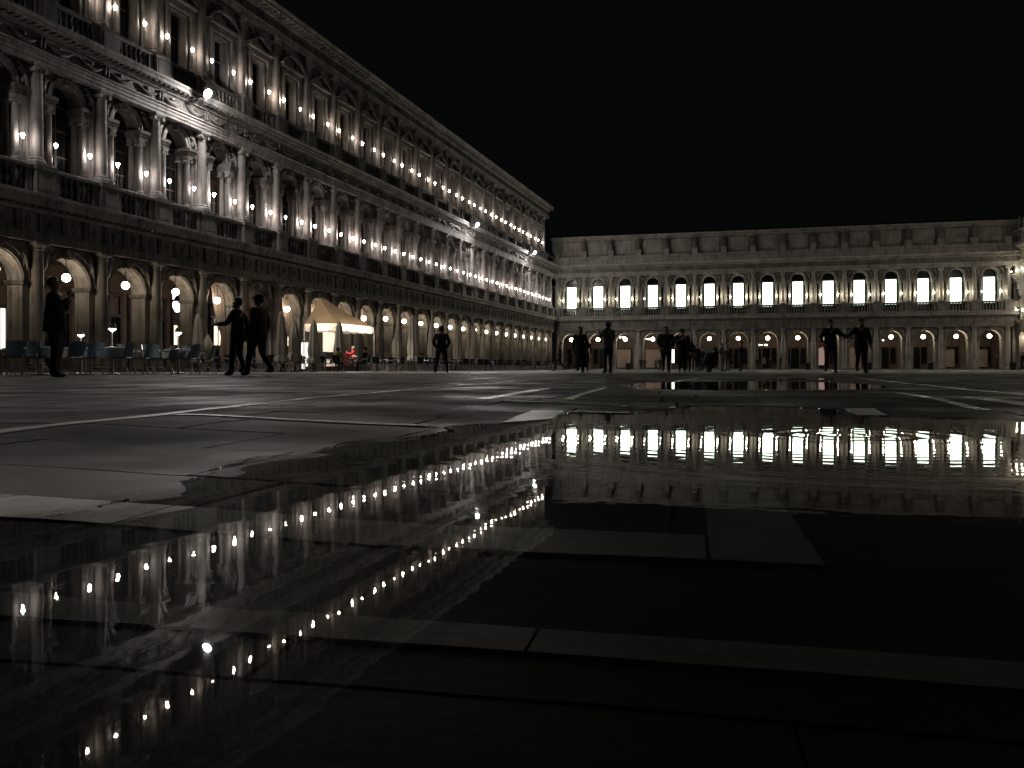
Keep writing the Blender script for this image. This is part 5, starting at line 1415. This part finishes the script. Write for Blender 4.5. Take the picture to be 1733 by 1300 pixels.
person('person in dark coat between the walking pair and the crouching photographer', 1188, Yh(1.70, 40), 1.70, 120, top=NAVY, bottom=BLK, coat='knee', build=1.15)
person('person in grey jacket standing behind the crouching photographer', 1170, Yh(1.70, 53), 1.70, 160, top=GRY, bottom=GRY, arms=PHONE)
person('person in black standing left of the crouching photographer', 1180, Yh(1.66, 46), 1.66, 200, top=BLK, bottom=BLK, coat='hip')
person('person crouching low by the water to take a picture', 1199, Yh(1.78, 71), 1.78, -60, top=BLK, bottom=BLK, pose='crouch', arms={'l': ((-.26, .16, 1.2), (-.12, .34, 1.14)), 'r': ((.26, .16, 1.2), (.10, .34, 1.14))}, build=1.25, bag='backpack')
person('person in beige coat standing right of the crouching photographer', 1222, Yh(1.70, 48), 1.70, 230, top=LGT, bottom=LGT, coat='hip', arms=POCK)
person('person in brown trousers beside the one in the beige coat', 1232, Yh(1.62, 42), 1.62, 150, top=BLK, bottom=BRN)
person('person in knee-length dark coat looking at a phone, alone', 1254, Yh(1.76, 51), 1.76, 80, top=BLK, bottom=BLK, coat='knee', arms=PHONE)
for i, (px, hp, h, f, tp, lab) in enumerate((
        (1085, 21, 1.68, 160, BLK, 'tiny far person in black, left one of two at the arcade foot'), (1091, 20, 1.64, 190, BRN, 'tiny far person in brown, right one of two at the arcade foot'),
        (1110, 20, 1.66, 170, GRY, 'tiny far person in grey jacket standing before a shutter'), (1117, 21, 1.70, 20, BLK, 'tiny far person in black near the grey shutter'),
        (1282, 21, 1.70, 175, BLK, 'far person in black under the chandelier, left of three'), (1293, 22, 1.7, 5, LGT, 'far person in pale coat under the chandelier, middle of three'),
        (1304, 21, 1.70, 180, BLK, 'far person in black under the chandelier, right of three'), (1321, 25, 1.74, 100, BLK, 'far person standing beside the blue screen'),
        (1687, 26, 1.72, 100, BRN, 'far person in brown walking at the right corner, left of two'), (1701, 21, 1.62, 95, BLK, 'far person in black walking at the right corner, right of two'),
        (1730, 31, 1.75, 90, BLK, 'person in black at the right edge of the picture'))):
    person(lab, px, Yh(h, hp), h, f, top=tp, bottom=BLK, pose='walk' if i in (0, 8, 9, 10) else 'stand', coat='hip' if i % 2 else None, fingers=False)
person('person in dark jacket and maroon trousers stretching out an arm', 1405, Yh(1.74, 90), 1.74, 176, top=BLK, bottom=MAR, pose='walk', stride=.20, coat='hip', build=1.15, arms={'l': ((-.38, .08, 1.26), (-.55, .22, 1.20)), 'r': ((.30, -.03, 1.16), (.26, .14, 1.0))})
person('person in dark jacket holding hands across, right of the maroon trousers', 1457, Yh(1.78, 92), 1.78, 184, top=BLK, bottom=NAVY, pose='walk', stride=.10, coat='hip', build=1.18, arms={'l': ((-.30, -.03, 1.16), (-.28, .08, .92)), 'r': ((.36, .05, 1.26), (.55, .12, 1.16))})
# seated guests and the musician
def chair_for(px, Y, face, lab, z0=0):
    X, Y_, _ = at_px(px, Y); a = radians(face)
    o = put('cafe_chair', FC, None, (X, Y_, z0), a); tag(o, lab, 'chair', 'chairs under seated people')
person('person in yellow top seated in front of the tent', 572, 43.5, 1.70, -10, top=YEL, bottom=BLK, pose='sit', arms={'l': ((-.26, .10, 1.16), (-.18, .32, 1.08)), 'r': ((.26, .10, 1.16), (.18, .32, 1.08))}); chair_for(572, 43.5, -10, 'dark chair under the person in the yellow top')
person('person in black cap seated right of the tent, facing the music', 618, 43.8, 1.74, 70, top=BLK, bottom=BLK, cap=True, pose='sit', arms={'l': ((-.26, .10, 1.16), (-.18, .32, 1.04)), 'r': ((.26, .10, 1.16), (.18, .32, 1.04))}); chair_for(618, 43.8, 70, 'dark chair under the person in the black cap')
person('person in black seated low among the far parasols', 713, 60.0, 1.70, 20, top=BLK, bottom=BLK, pose='sit'); chair_for(713, 60, 20, 'dark chair under the person among the far parasols')
person('person in black seated at the far end of the chairs', 885, 76.0, 1.72, 150, top=BLK, bottom=BLK, pose='sit'); chair_for(885, 76, 150, 'dark chair under the person at the far end')
mx, my, mz = tw(597, 597, 25.6); mw = M_N @ Vector((mx, my, 0))
person('person in bright red jacket seated on the lit stage', 0, 0, 1.72, 100, top=REDJ, bottom=BLK, hair=HAIR_G, pose='sit', world=(mw.x, mw.y), z0=.3, arms={'l': ((-.30, .10, 1.22), (-.20, .34, 1.34)), 'r': ((.30, .10, 1.2), (.12, .32, 1.28))})
o = put('cafe_chair', FC, None, (mw.x, mw.y, .3), radians(100)); tag(o, 'dark chair on the stage under the red jacket', 'chair', 'chairs under seated people')
